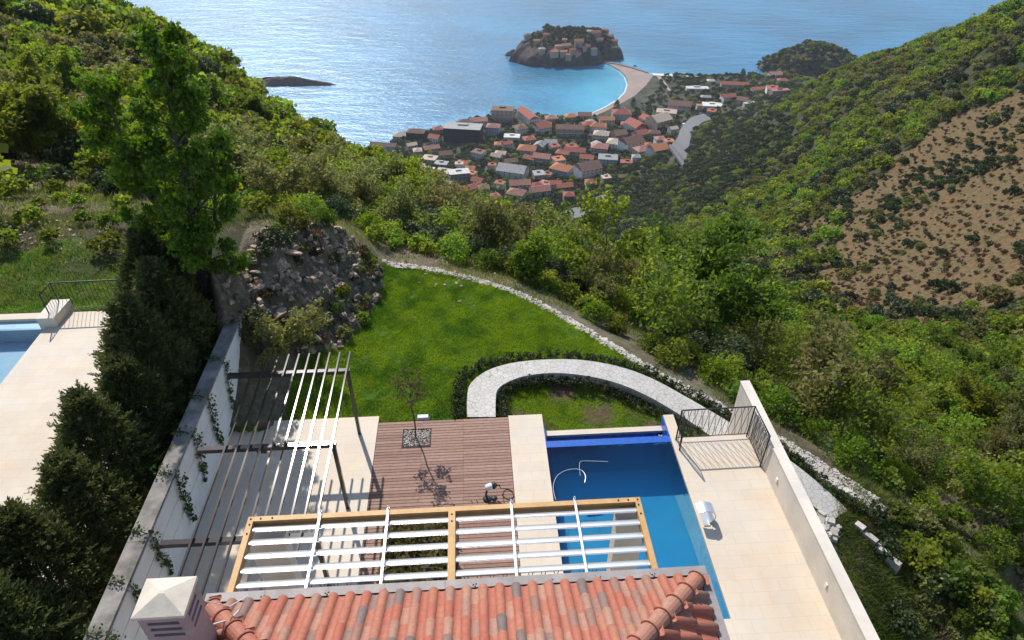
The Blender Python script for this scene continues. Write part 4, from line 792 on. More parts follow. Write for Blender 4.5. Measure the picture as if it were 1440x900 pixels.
# ------------------------------------------------------------------ town
RC = {'red': (.36,.115,.075), 'orange': (.50,.20,.10), 'brown': (.22,.125,.09), 'pink': (.42,.20,.155), 'white': (.66,.63,.58), 'grey': (.36,.35,.33), 'cream': (.52,.41,.31)}
WC = {'white': (.72,.70,.66), 'cream': (.62,.55,.45), 'blue': (.40,.46,.52), 'rose': (.50,.37,.30), 'dark': (.05,.05,.055), 'grey': (.33,.32,.31), 'tan': (.48,.37,.28)}
RM_ = {k: mat('roof_'+k, v, .85, tuple(c*.68 for c in v), .6, gv=.16) for k, v in RC.items()}
WM_ = {k: mat('facade_'+k, v, .85, tuple(c*.85 for c in v), .2, gv=.1) for k, v in WC.items()}
M['win'] = mat('window_glass', (.035,.045,.055), .2, spec=.6)
HOUSE_SPOTS = []
def building(px, py, wpx, ratio, hgt_, rot, rk, rc, wc, label, nst=2, chim=0, name='house', cat='house', grp='houses of the seaside town', loc=None):
    x, y, z = hit(px, py) if loc is None else loc
    dep = project(x, y, z)[2]
    if loc is None:
        x, y, z = hit(px, py+.8*hgt_*.75/dep*FPX); dep = project(x, y, z)[2]
    w_ = wpx*dep/FPX*.93; d_ = max(w_*ratio, 5.); HOUSE_SPOTS.append((x, y, max(w_, d_)*.5)); hgt_ *= 1.12
    t = bpy.data.objects.new(name, None); col.objects.link(t); t.location = (x, y, z-.5); t.rotation_euler = (0, 0, math.radians(rot)); tag(t, label, cat, grp)
    a, b_ = w_/2, d_/2; b = MB(); b.box(-a, a, -b_, b_, -5, hgt_); o = b.build('wall', WM_[wc], frame='W'); o.parent = t
    b = MB(); e = .5
    if rk == 'hip':
        r = min(a, b_)*1.; rh = r*.5
        if a >= b_: p1, p2 = (-(a-b_*.95), 0, hgt_+rh), (a-b_*.95, 0, hgt_+rh)
        else: p1, p2 = (0, -(b_-a*.95), hgt_+rh), (0, b_-a*.95, hgt_+rh)
        A_, B_, C_, D_ = (-a-e,-b_-e,hgt_), (a+e,-b_-e,hgt_), (a+e,b_+e,hgt_), (-a-e,b_+e,hgt_)
        b.add([A_,B_,C_,D_,p1,p2], [(0,1,5,4),(1,2,5),(2,3,4,5),(3,0,4)] if a >= b_ else [(0,1,4),(1,2,5,4),(2,3,5),(3,0,4,5)])
        b.add([A_,B_,C_,D_,(A_[0],A_[1],hgt_-.3),(B_[0],B_[1],hgt_-.3),(C_[0],C_[1],hgt_-.3),(D_[0],D_[1],hgt_-.3)], [(0,4,5,1),(1,5,6,2),(2,6,7,3),(3,7,4,0),(7,6,5,4)])
    elif rk == 'gable':
        rh = min(a, b_)*.5
        if a >= b_: b.add([(-a-e,-b_-e,hgt_-.1),(a+e,-b_-e,hgt_-.1),(a+e,b_+e,hgt_-.1),(-a-e,b_+e,hgt_-.1),(-a-e,0,hgt_+rh),(a+e,0,hgt_+rh)], [(0,1,5,4),(2,3,4,5),(1,2,5),(3,0,4),(3,2,1,0)])
        else: b.add([(-a-e,-b_-e,hgt_-.1),(a+e,-b_-e,hgt_-.1),(a+e,b_+e,hgt_-.1),(-a-e,b_+e,hgt_-.1),(0,-b_-e,hgt_+rh),(0,b_+e,hgt_+rh)], [(1,2,5,4),(3,0,4,5),(0,1,4),(2,3,5),(3,2,1,0)])
    else:
        b.box(-a-.15, a+.15, -b_-.15, b_+.15, hgt_+.002, hgt_+.35)
        if w_ > 9: b.box(-a*.3, a*.25, b_*.1, b_*.6, hgt_+.35, hgt_+1.9); 
    ro = b.build('roof', RM_[rc], frame='W'); ro.parent = t
    if chim:
        b = MB(); b.box(a*.3, a*.3+.7, -.35+b_*.2, .35+b_*.2, hgt_+.2, hgt_+min(a, b_)*.5+1.1); c = b.build('chimney', WM_['white'], frame='W'); c.parent = ro
    if wpx >= 14:
        nw = max(2, min(5, int(w_/3.4)))
        for s in range(nst):
            zz = hgt_*(s+.45)/nst
            for j in range(nw):
                xx = -a+w_*(j+.5)/nw; b = MB(); b.box(xx-.6, xx+.6, -b_-.05, -b_+.02, zz, zz+1.35); c = b.build('window', M['win'], frame='W'); c.parent = t
            if s == nst-1 and d_ > 6:
                for j in range(2): yy = -b_+d_*(j+.5)/2; b = MB(); b.box(-a-.05, -a+.02, yy-.6, yy+.6, zz, zz+1.3); c = b.build('window', M['win'], frame='W'); c.parent = t
                for j in range(2): yy = -b_+d_*(j+.5)/2; b = MB(); b.box(a-.02, a+.05, yy-.6, yy+.6, zz, zz+1.3); c = b.build('window', M['win'], frame='W'); c.parent = t
        if nst >= 2 and wc in ('white', 'cream', 'rose', 'blue') and wpx > 20:
            b = MB(); b.box(-a*.85, a*.85, -b_-1.2, -b_, hgt_*.42, hgt_*.42+.18); b.box(-a*.85, a*.85, -b_-1.2, -b_-1.12, hgt_*.42+.181, hgt_*.42+.95); c = b.build('balcony', WM_['white'], frame='W'); c.parent = t
    return t
TOWN = [
 (541,208,40,.35,9,-8,'gable','brown','blue','long blue grey block with brown roof at the far left end of the town',3,0),
 (566,193,24,.7,7,-10,'hip','cream','tan','tan house with low ochre hip roof right of the long blue grey block',2,1),
 (586,190,27,.6,10,-8,'hip','brown','dark','dark glazed block under a brown hip roof near the left shore',3,0),
 (616,183,15,.9,6,10,'hip','red','rose','small red roofed house on the shore just left of the dark hotel',2,0),
 (612,196,17,.9,6,-20,'gable','red','white','white walled house with weathered red gable left of the dark hotel',2,0),
 (607,210,24,.6,6,20,'gable','pink','tan','pinkish brown gabled house at the left foot of the dark hotel',2,1),
 (652,187,56,.45,17,-8,'flat','grey','dark','large dark glass hotel with flat grey roof in the left half of the town',5,0),
 (655,176,24,.7,9,-10,'hip','brown','rose','rose walled house with brown roof right behind the dark hotel',2,0),
 (673,173,26,.6,9,10,'gable','pink','cream','pink gabled house between the dark hotel and the tall shore block',2,1),
 (707,160,33,.6,14,-6,'flat','brown','rose','tall reddish brown flat roofed block standing on the shore',4,0),
 (742,165,16,2.9,9,24,'gable','red','white','very long white terrace with red roof running up from the shore',3,0),
 (762,181,22,1.0,8,24,'gable','red','white','red gabled end house below the very long white terrace',2,1),
 (694,184,20,.8,12,-8,'hip','pink','blue','pale blue block with pink hip roof right of the dark hotel',3,0),
 (720,194,24,.6,5,-5,'flat','white','white','low white flat roofed house between the hotel and the white terrace',1,0),
 (744,197,18,.9,6,15,'hip','red','rose','small red roofed house below the left end of the white terrace',2,0),
 (702,205,14,.9,5,0,'hip','orange','cream','tiny orange hip roof among trees right of the dark hotel',1,0),
 (741,212,27,.8,7,-12,'hip','orange','cream','salmon hip roofed house in the centre left of the town',2,1),
 (762,223,26,.7,7,-15,'gable','pink','rose','pinkish roofed house just right of the salmon hip roof',2,0),
 (605,225,22,.8,6,-15,'flat','cream','tan','tan flat roofed house below the dark hotel',2,0),
 (621,232,20,.7,5,-12,'flat','grey','grey','grey flat roofed house beside the tan flat roof',2,0),
 (627,218,19,.8,6,12,'gable','brown','rose','brown gabled house at the lower left corner of the dark hotel',2,0),
 (599,240,25,.7,4,-14,'flat','white','cream','low white flat roof nearest the left woodland',1,0),
 (555,230,15,.9,5,-20,'hip','pink','cream','lone small pink roofed house among trees at the left edge of town',1,0),
 (624,243,22,.8,6,-18,'flat','cream','tan','cream flat roofed block left of the white topped block',2,0),
 (646,247,31,.6,9,12,'flat','white','grey','white topped grey walled block above the red roofed row',3,0),
 (661,238,15,.8,5,0,'hip','orange','cream','small orange roof tucked behind the white topped block',1,0),
 (640,268,19,.8,5,30,'gable','red','rose','small red gabled house at the wooded bottom left of the town',1,0),
 (663,266,32,.5,6,28,'gable','red','rose','long red gabled house below the white topped block',2,1),
 (672,256,18,.8,6,-25,'gable','red','rose','red gabled house adjoining the long red one',2,0),
 (721,242,43,.65,9,-18,'gable','grey','white','big grey gabled hall with pale fascia in the lower middle of town',3,0),
 (718,229,20,.7,6,15,'gable','brown','tan','brown roofed house behind the big grey hall',2,0),
 (731,260,31,.6,7,6,'gable','pink','rose','pink roofed house directly below the big grey hall',2,0),
 (726,274,26,.8,7,-20,'hip','pink','white','pale walled pink roofed house lowest in the town, left of the cypresses',2,1),
 (759,269,28,.7,7,15,'gable','pink','white','white house with faded pink roof behind the cypresses',2,0),
 (775,168,18,.8,6,8,'hip','pink','rose','pinkish house on the shore right of the white terrace',2,0),
 (801,184,42,.4,9,-4,'gable','brown','rose','long brown roofed terrace house above the middle of the bay',2,1),
 (803,165,18,.8,6,5,'hip','orange','cream','small orange roofed house on the bay shore',2,0),
 (822,164,20,.7,7,-4,'gable','brown','cream','brown roofed house on the bay shore left of the beach',2,0),
 (827,178,18,.8,7,10,'hip','red','rose','red hip roofed house right of the long brown terrace house',2,0),
 (841,180,24,.7,7,-8,'hip','orange','white','terracotta hip roofed house in the upper middle of town',2,1),
 (853,171,22,.6,7,0,'gable','orange','cream','terracotta gabled house nearest the left end of the beach',2,0),
 (873,163,28,.7,10,-3,'hip','red','blue','prominent blue balconied guest house with red hip roof by the beach trees',3,1),
 (893,178,22,1.3,8,30,'gable','red','cream','red gabled house right of the blue balconied guest house',2,0),
 (909,170,17,1.1,7,30,'gable','red','cream','narrow red gable beside the beige apartment house',2,0),
 (925,173,30,.9,12,32,'gable','cream','tan','tall beige apartment house with brown gabled roof right of the town centre',4,1),
 (936,161,30,.6,9,-14,'flat','cream','cream','wide cream topped block right of the beach trees',3,0),
 (955,150,34,.55,8,-16,'gable','brown','rose','long red brown roofed hall behind the cream topped block',2,0),
 (845,191,23,.8,7,-12,'hip','cream','cream','beige hip roofed house in the middle of town',2,0),
 (870,190,20,.9,7,18,'gable','brown','rose','brown gabled house in the town centre',2,0),
 (843,210,24,.8,9,-14,'hip','pink','rose','rose coloured block with pink roof in the town centre',3,0),
 (864,203,23,.9,8,-20,'hip','cream','white','white house with pale hip roof in the town centre',3,0),
 (887,203,32,.8,11,28,'gable','brown','white','large white stepped apartment house with brown gabled roofs',4,1),
 (900,190,20,.9,7,28,'gable','red','rose','red roofed house just behind the large stepped apartment house',2,0),
 (903,213,26,.7,7,24,'hip','pink','rose','pink hip roofed house left of the coastal road',2,0),
 (924,212,26,.9,9,22,'gable','orange','blue','orange roofed house with bluish end wall beside the coastal road',3,0),
 (940,200,15,.8,5,10,'flat','orange','white','small white building with flat salmon top next to the road',1,0),
 (854,226,29,.7,10,-8,'flat','grey','blue','square blue grey block with flat grey roof in the lower right of town',3,0),
 (882,229,21,.6,4,-4,'flat','red','rose','low flat red roofed building right of the square blue grey block',1,0),
 (808,214,32,.5,6,-8,'gable','red','rose','long red roofed house in the middle of the gardens',2,0),
 (825,224,21,.7,6,-12,'gable','red','rose','red roofed house at the right end of the garden row',2,0),
 (789,239,30,.8,8,-28,'hip','orange','blue','bright orange hip roofed house in the lower middle of town',2,1),
 (826,241,34,.8,12,22,'gable','brown','white','tall white gabled house with dark brown striped roof at the lower edge',4,1),
 (793,264,24,.6,7,12,'gable','red','rose','red roofed house right of the cypresses at the lower edge',2,0),
 (791,217,20,.7,6,-20,'hip','red','rose','small red hip roof left of the long garden house',2,0),
 (875,249,12,.9,4,0,'gable','brown','dark','tiny dark shed at the lower edge of the town by the woods',1,0),
 (980,125,33,.35,4,-3,'flat','white','white','long low white building behind the beach park',1,0),
 (999,115,11,.8,4,0,'hip','white','white','small white pavilion near the far shore',1,0),
 (1032,121,40,.3,6,-8,'gable','red','rose','very long red roofed building behind the far beach',1,0),
 (1066,127,20,.6,5,5,'gable','orange','cream','orange roofed house right of the very long red building',1,0),
 (1089,106,18,.7,6,5,'gable','pink','white','pale pink house highest under the wooded headland',2,0),
 (1099,115,15,.7,6,-5,'hip','red','rose','bright red roof at the foot of the headland',2,0),
 (1096,129,28,.3,5,10,'flat','pink','rose','long low pinkish building at the foot of the headland',1,0),
 (1001,149,29,.6,4,-6,'flat','white','cream','group hall with broken white flat roof near the end of the road',1,0),
 (1023,138,20,.7,7,8,'gable','red','white','red and white house above the white flat hall',2,0),
 (983,152,10,.9,7,0,'flat','pink','cream','small cream box beside the white flat hall',2,0),
 (1053,146,18,.3,3,14,'flat','white','white','long low whitewashed shed under the green slope',1,0),
 (992,138,15,.6,4,-10,'hip','grey','grey','small grey roofed house behind the white flat hall',1,0)]
for r in TOWN: building(*r[:10], nst=r[10], chim=r[11])
FILL = [(0,0)]; LM_ = [('the dark glass hotel',652,190),('the long white terrace',745,175),('the big grey hall',721,243),('the blue balconied guest house',873,165),('the beige apartment house',925,178),('the square grey roofed block',854,228),('the tall striped roof house',826,243),('the bright orange hip roof',789,240),('the cypress group',765,285),('the stepped apartment house',887,205),('the long blue grey block',541,210),('the tall shore block',707,166),('the garden row',815,217),('the white flat hall',1001,148)]
rf_ = random.Random(91); seen = set(); cntf = 0; tri = 0; TP_px = [(545,212),(600,195),(700,165),(790,170),(870,165),(935,155),(1000,140),(1090,118),(1100,135),(1010,158),(965,165),(940,215),(905,240),(850,262),(800,285),(730,285),(650,275),(590,250),(550,235)]
while cntf < 44 and tri < 6000:
    tri += 1; px, py = rf_.uniform(545, 1095), rf_.uniform(118, 284)
    if not inpoly(np.array([px]), np.array([py]), TP_px)[0]: continue
    x, y, z = hit(px, py)
    if any((hx-x)**2+(hy-y)**2 < (hr+6.5)**2 for hx, hy, hr in HOUSE_SPOTS): continue
    if inpoly(np.array([px]), np.array([py]), [(930,240),(925,230),(955,170),(1010,160),(1010,172),(975,195),(970,240)])[0]: continue
    nm, lx, ly = min(LM_, key=lambda q: (q[1]-px)**2+((q[2]-py)*1.6)**2); dx, dy = px-lx, (py-ly)*1.6
    dr = ('right of' if dx > 0 else 'left of') if abs(dx) > abs(dy) else ('below' if dy > 0 else 'behind'); rc_ = rf_.choice(['red','orange','brown','pink','red','cream','grey']); wc_ = rf_.choice(['white','cream','tan','rose','white']); rk_ = rf_.choice(['gable','hip','gable','flat'])
    if (nm, dr, rc_, wc_, rk_) in seen: continue
    far_ = 'some way ' if math.hypot(dx, dy) > 38 else 'just '
    seen.add((nm, dr, rc_, wc_, rk_)); cntf += 1
    building(px, py, rf_.uniform(12, 19), rf_.uniform(.7, 1.1), rf_.uniform(5, 8.5), rf_.uniform(-30, 30), rk_, rc_, wc_, 'small %s house with %s %s roof %s%s %s' % (wc_, rc_, rk_, far_, dr, nm), nst=2, chim=int(rf_.random() < .4))
print('FILL', cntf)
# roads, as sheets that follow the ground
def roadsheet(name, pxs, lift, m):
    L_, R_ = [], []
    for (x0, y0, x1, y1) in pxs: L_.append(Vector(hit(x0, y0))); R_.append(Vector(hit(x1, y1)))
    Ls, Rs = smooth(L_, 4), smooth(R_, 4); b = MB(); vs = []
    for a, c in zip(Ls, Rs):
        z = max(float(ground(a.x, a.y)), float(ground(c.x, c.y)), float(ground((a.x+c.x)/2, (a.y+c.y)/2)))+lift; vs += [(a.x, a.y, z), (c.x, c.y, z), (a.x, a.y, z-2.5), (c.x, c.y, z-2.5)]
    n = len(Ls); b.add(vs, [q for i in range(n-1) for q in ((4*i, 4*i+1, 4*i+5, 4*i+4), (4*i+2, 4*i, 4*i+4, 4*i+6), (4*i+1, 4*i+3, 4*i+7, 4*i+5))]+[(0,2,3,1),(4*n-3,4*n-1,4*n-2,4*n-4)])
    tag(b.build(name, m, frame='W'), kind='structure'); return [(p.x, p.y) for p in Ls]+[(p.x, p.y) for p in reversed(Rs)]
ROADS = [roadsheet('road', [(936,234,962,236),(944,218,966,219),(951,204,969,205),(955,192,972,191),(962,181,979,181),(972,172,988,173),(988,168,1003,169)], .5, M['asphalt']),
         roadsheet('road', [(782,310,800,316),(802,301,822,305),(826,297,838,299)], .5, M['asphalt']),
         roadsheet('road', [(834,283,838,287),(848,277,852,281),(858,275,861,279)], .5, M['asphalt']),
         roadsheet('path', [(918,104,923,104),(928,114,933,113),(936,124,940,123),(942,133,946,132)], .5, M['sand'])]
BEACHP = SP([(833,160),(850,150),(880,130),(884,108),(862,92),(870,88),(915,98),(930,112),(926,128),(905,150),(872,166),(840,172)])
def car(px, py, rot, body, label, big=0):
    x, y, z = hit(px, py); z = float(ground(x, y))+.9; t = bpy.data.objects.new('parked_car' if not big else 'delivery_van', None); col.objects.link(t); t.location = (x, y, z); t.rotation_euler = (0, 0, math.radians(rot)); tag(t, label, 'van' if big else 'car')
    L, W_, H_ = (6.5, 2.3, 2.6) if big else (4.4, 1.8, .75); b = MB(); b.obox((0,0,.35), L, W_, H_-.1, 0, taper=.97); o = b.build('body', body, frame='W'); o.parent = t
    b = MB(); b.obox((-.2 if not big else L*.36, 0, .3+H_), L*.52 if not big else L*.2, W_*.92, .6 if not big else .2, 0, taper=.75); o = b.build('cabin', M['win'], frame='W'); o.parent = t
    for sx__ in (-1, 1):
        for sy__ in (-1, 1): b = MB(); b.tube([(sx__*L*.32, sy__*W_/2-.1*sy__, .35), (sx__*L*.32, sy__*W_/2+.04*sy__, .35)], .36, 10); o = b.build('wheel', M['dark'], frame='W'); o.parent = t
CW, CK, CG = mat('white_paint', (.75,.75,.75), .3), mat('black_paint', (.04,.04,.045), .3), mat('silver_paint', (.45,.46,.47), .3)
car(955,206,70,CW,'white car driving on the wide part of the coastal road'); car(958,196,72,CK,'black car on the coastal road just beyond the white one'); car(964,186,65,CK,'dark car parked along the coastal road near the bend'); car(961,178,50,CW,'large white van standing at the road bend beside the trees',1); car(974,174,20,CG,'silver car where the coastal road bends right'); car(983,171,15,CK,'dark car at the far right end of the coastal road')
# ------------------------------------------------------------------ the fortified islet, sea rocks and headland
def mound(name, cx, cy, rx, ry, H_, seed, top=.5, rough=.14, rot=0., mats=None, steep=.25):
    n = 96; m = 30; V = []; rgm = np.random.default_rng(seed); ang = np.linspace(0, 2*np.pi, n, endpoint=False)
    ew = 1+rough*(fbm(np.cos(ang)*1.6+5, np.sin(ang)*1.6+5, seed, 4)*2.2)
    T = np.linspace(0, 1, m); xs = []; 
    A_, R_ = np.meshgrid(ang, T); ex = ew[None, :]*np.ones_like(R_); x = np.cos(A_)*rx*ex*R_; y = np.sin(A_)*ry*ex*R_
    prof = np.where(R_ < top, 1-.12*(R_/top)**2, .88*(1-((R_-top)/(1-top)))**steep_pow(steep)); z = H_*prof
    z = z*(1+.25*fbm(x/18+9, y/18, seed+2, 3)) + fbm(x/(rx*.12), y/(rx*.12), seed+4, 4)*H_*.22*np.clip(1-R_*.2, 0, 1); z[-1] = -6; z[-2] = np.minimum(z[-2], 3)
    c, s = math.cos(rot), math.sin(rot); X_ = cx+x*c-y*s; Y_ = cy+x*s+y*c; id_ = np.arange(n*m).reshape(m, n); F = np.stack([id_[:-1], id_[1:], np.roll(id_, -1, 1)[1:], np.roll(id_, -1, 1)[:-1]], -1).reshape(-1, 4)
    o = link(name, np_mesh(name, np.stack([X_, Y_, z+SEA], -1).reshape(-1, 3), F, mats or [M['cliff']])); tag(o, kind='structure'); return (X_, Y_, z+SEA)
def steep_pow(s): return s
ic = G(797, 77, SEA)
IX = mound('island', ic[0]+6, ic[1], 95, 62, 34, 3, top=.6, rough=.22, rot=.12, steep=.55)
mound('islet_rocks', *G(724, 77, SEA)[:2], 18, 9, 9, 5, top=.3, steep=.8); mound('islet_rocks', *G(740, 84, SEA)[:2], 16, 9, 9, 6, top=.3, steep=.8)
mound('sea_rock', *G(399, 118, SEA)[:2], 66, 13, 11, 8, top=.35, rough=.3, steep=.8, rot=-.02); mound('sea_rock', *G(893, 93, SEA)[:2], 4, 2, 1.6, 9, top=.3, steep=.8); mound('sea_rock', *G(871, 89.5, SEA)[:2], 3, 2, 1.4, 10, top=.3, steep=.8)
mound('sea_rock', *G(452, 181, SEA)[:2], 9, 6, 5, 12, top=.3, steep=.8)
hc = G(1150, 104, SEA); HX = mound('headland', hc[0], hc[1]+25, 92, 75, 38, 11, top=.28, rough=.12, rot=.05, steep=.9)
ISLE_TREES = []
def zat(IXY, x, y):
    d = (IXY[0]-x)**2+(IXY[1]-y)**2; k = np.argmin(d); return float(IXY[2].ravel()[k])
rgi = np.random.default_rng(14)
IH = [(742,52,13,'hip','brown','tan','brown roofed stone house on the left tip of the fortified islet'),(755,60,12,'gable','red','tan','small red roofed house low on the left of the islet'),(762,72,12,'hip','cream','tan','pale stone gatehouse low on the left rock of the islet'),
 (779,74,15,'gable','orange','tan','bright orange roofed house in the front row of the islet'),(792,76,14,'gable','orange','tan','second orange roof in the front row of the islet'),(786,68,13,'hip','pink','tan','pink roofed house above the orange roofs on the islet'),
 (796,66,17,'gable','pink','tan','widest pale pink house in the middle of the islet'),(805,71,12,'gable','red','tan','red roof right of the pale pink house on the islet'),(794,57,9,'hip','pink','tan','small chapel tower like white house at the islet centre'),
 (814,60,17,'gable','red','tan','long red roof on the middle right of the islet'),(824,66,15,'gable','red','tan','red roof above the causeway end of the islet'),(800,80,11,'gable','red','tan','lowest red roof on the front cliff of the islet'),
 (838,48,16,'gable','red','tan','red roofed house on the upper right shoulder of the islet'),(850,44,14,'hip','red','tan','highest red roofed house on the right of the islet'),(858,52,13,'gable','brown','tan','brown roofed house on the right of the islet'),
 (843,57,13,'gable','brown','grey','brown roof between the causeway and the right shoulder of the islet'),(874,48,13,'flat','cream','tan','pale square building on the right cliff edge of the islet'),(864,60,12,'gable','red','tan','red roof low on the right cliff of the islet'),
 (835,72,12,'hip','brown','grey','brown hip roof just left of the causeway gate'),(812,76,12,'gable','red','tan','red gable low in the centre of the islet'),(768,50,11,'hip','red','tan','red hip roof behind the left cliff trees of the islet'),(830,40,12,'hip','cream','tan','cream roofed villa at the top of the islet')]
hpos = []
def hit_iso(px, py, IXY, H0):                                         # ray against the mound
    r = ray(px, py); best = None
    for t in np.linspace(1.0, 1.9, 400):
        p = (r[0]*t, r[1]*t, CAMZ+r[2]*t)
        if p[2] <= SEA+.2: return None
        k = np.argmin((IXY[0]-p[0])**2+(IXY[1]-p[1])**2)
        if (IXY[0].ravel()[k]-p[0])**2+(IXY[1].ravel()[k]-p[1])**2 < 60 and p[2] <= IXY[2].ravel()[k]: return (p[0], p[1], float(IXY[2].ravel()[k]))
    return None
for px, py, wp, rk, rc, wc, lb in IH:
    q = hit_iso(px, py+2, IX, 34) 
    if q is None: q = hit_iso(px, py+8, IX, 34)
    if q is None: print('islet miss', px, py); continue
    building(0, 0, wp*.78, .75, 4.4, rgi.uniform(-25, 25), rk, rc, wc, lb, nst=2, grp='stone houses of the fortified islet', loc=q); hpos.append(q)
k = 0
while k < 620:
    a = rgi.uniform(0, 6.283); r = math.sqrt(rgi.random())*.88; x, y = ic[0]+6+math.cos(a)*95*r, ic[1]+math.sin(a)*62*r
    k += 1
    if any((h[0]-x)**2+(h[1]-y)**2 < 22 for h in hpos): continue
    if r > .66 and rgi.random() < .7: continue
    back = y > ic[1]
    ISLE_TREES.append((x, y, zat(IX, x, y)-.5, rgi.uniform(.6, 1.1)*(1.7 if back else 1.2), rgi.uniform(0, 6), 6+int(rgi.integers(0, 3)) if rgi.random() < .85 else 4))
for k in range(1100):
    a = rgi.uniform(0, 6.283); r = math.sqrt(rgi.random())*.98; x, y = hc[0]+math.cos(a)*92*r, hc[1]+25+math.sin(a)*75*r
    ISLE_TREES.append((x, y, zat(HX, x, y)-.5, rgi.uniform(.8, 1.3), rgi.uniform(0, 6), 6+int(rgi.integers(0, 3)) if rgi.random() < .75 else (4 if rgi.random() < .5 else 1)))
# cypresses and single dark trees in the town
def slimtree(nm, seed, h, w_):
    rg = np.random.default_rng(seed); k = 70; z = h*rg.random(k)**.9; r = w_/2*np.sin(np.clip(z/h, .04, 1)**.55*math.pi*.97)*(.4+.6*rg.random(k)); a = rg.random(k)*6.283
    T = np.stack([np.cos(a)*r, np.sin(a)*r, z], 1); me = leafmesh('foliage', [leafarr(T, np.full(k, w_*.17), 16, .5, 1.6, 1.4, seed, tbase=rg.random(k)*.5)], M['leafD']); root = bpy.data.objects.new(nm, None); col.objects.link(root)
    b = MB(); b.tube([(0,0,-1),(0,0,h*.9)], [.3,.05], 5, False); s = b.build('trunk', M['bark'], frame='W'); c = link('foliage', me); s.parent = root; c.parent = root; CH[root.name] = [s, c]; return root
c0 = slimtree('cypress_tree', 1, 17, 5); c1 = slimtree('pine_tree', 2, 12, 9)
for i, (px, py, s, kd, lb) in enumerate([(736,299,.85,0,'dark cypress at the left of the cypress group below the town'),(742,301,1.,0,'second cypress from the left below the town'),(753,303,.9,0,'short cypress in the middle of the group below the town'),(763,298,1.2,0,'tallest cypress of the group below the town, in front of the white house'),(779,294,.95,0,'cypress right of the tallest one below the town'),(787,297,.8,0,'rightmost cypress of the group below the town'),
    (788,176,.6,1,'dark round tree left of the long brown terrace house'),(810,176,.6,1,'dark round tree behind the long brown terrace house'),(867,155,1.2,1,'broad dark pine at the left end of the beach'),(890,150,1.0,1,'pine beside the broad dark pine at the beach'),(1043,112,1.3,1,'dark double tree standing on the far shore'),(1007,111,.5,1,'small dark tree on the far shore line'),(915,163,.8,0,'tall dark cypress between the beach pines and the beige apartment house'),(728,212,.6,0,'slim cypress beside the salmon hip roofed house')]):
    x, y, z = hit(px, py); src = (c0, c1)[kd]; o = src if i in (0, 6) else copy_thing(src, (0,0,0), i); o.location = (x, y, z-.3); o.scale = (s, s, s); tag(o, lb, 'tree')
    HOUSE_SPOTS.append((x, y, 2.5*s))
# ------------------------------------------------------------------ the hillside woods
NC = 150000
rg = np.random.default_rng(5)
caz = rg.uniform(math.radians(-52), math.radians(58), NC); cld = rg.uniform(math.log(14), math.log(1150), NC)
cx_, cy_ = np.sin(caz)*np.exp(cld), np.cos(caz)*np.exp(cld); cz_ = ground(cx_, cy_); cD = np.exp(cld)
bad = np.zeros(NC, bool)
for p in NOGO+[[P(*q, -3) for q in ((1120,660),(1260,705),(1360,745),(1500,830),(1560,1000),(1180,1100))]]: bad |= inpoly(cx_, cy_, p)
bad |= seg_dist(cx_, cy_, [P(*p) for p in BORDER]) < 1.3
bad |= cz_ < SEA+1.8
for rp in ROADS: bad |= inpoly(cx_, cy_, rp)
bad |= seg_dist(cx_, cy_, BAY) < 16
bad |= (cD > 500) & (inpoly(cx_, cy_, BEACHP))
isbr = inpoly(cx_+fbm(cx_/22, cy_/22, 81, 3)*20, cy_+fbm(cx_/22, cy_/22, 88, 3)*20, BROWN) & (cD > 60)
eb = seg_dist(cx_, cy_, BROWN+[BROWN[0]]); isdw = inpoly(cx_, cy_, DARKW); istw = inpoly(cx_, cy_, TOWNP)
n1 = fbm(cx_/28, cy_/28, 7, 3); n2 = fbm(cx_/9, cy_/9, 19, 3)
openl = inpoly(cx_, cy_, [P(-60,345,.5), P(-60,205,-4), P(60,215,-4), P(150,235,-3), P(230,270,-1), P(330,290,1), P(470,305,0), P(535,355,0), P(330,345,2), P(200,352,.3)])
bank_side = (seg_dist(cx_, cy_, [P(*p) for p in BORDER]) < 3.2)
sp = Spacer(4.); near = []; far = []
order = np.argsort(rg.random(NC))
sp_house = HOUSE_SPOTS
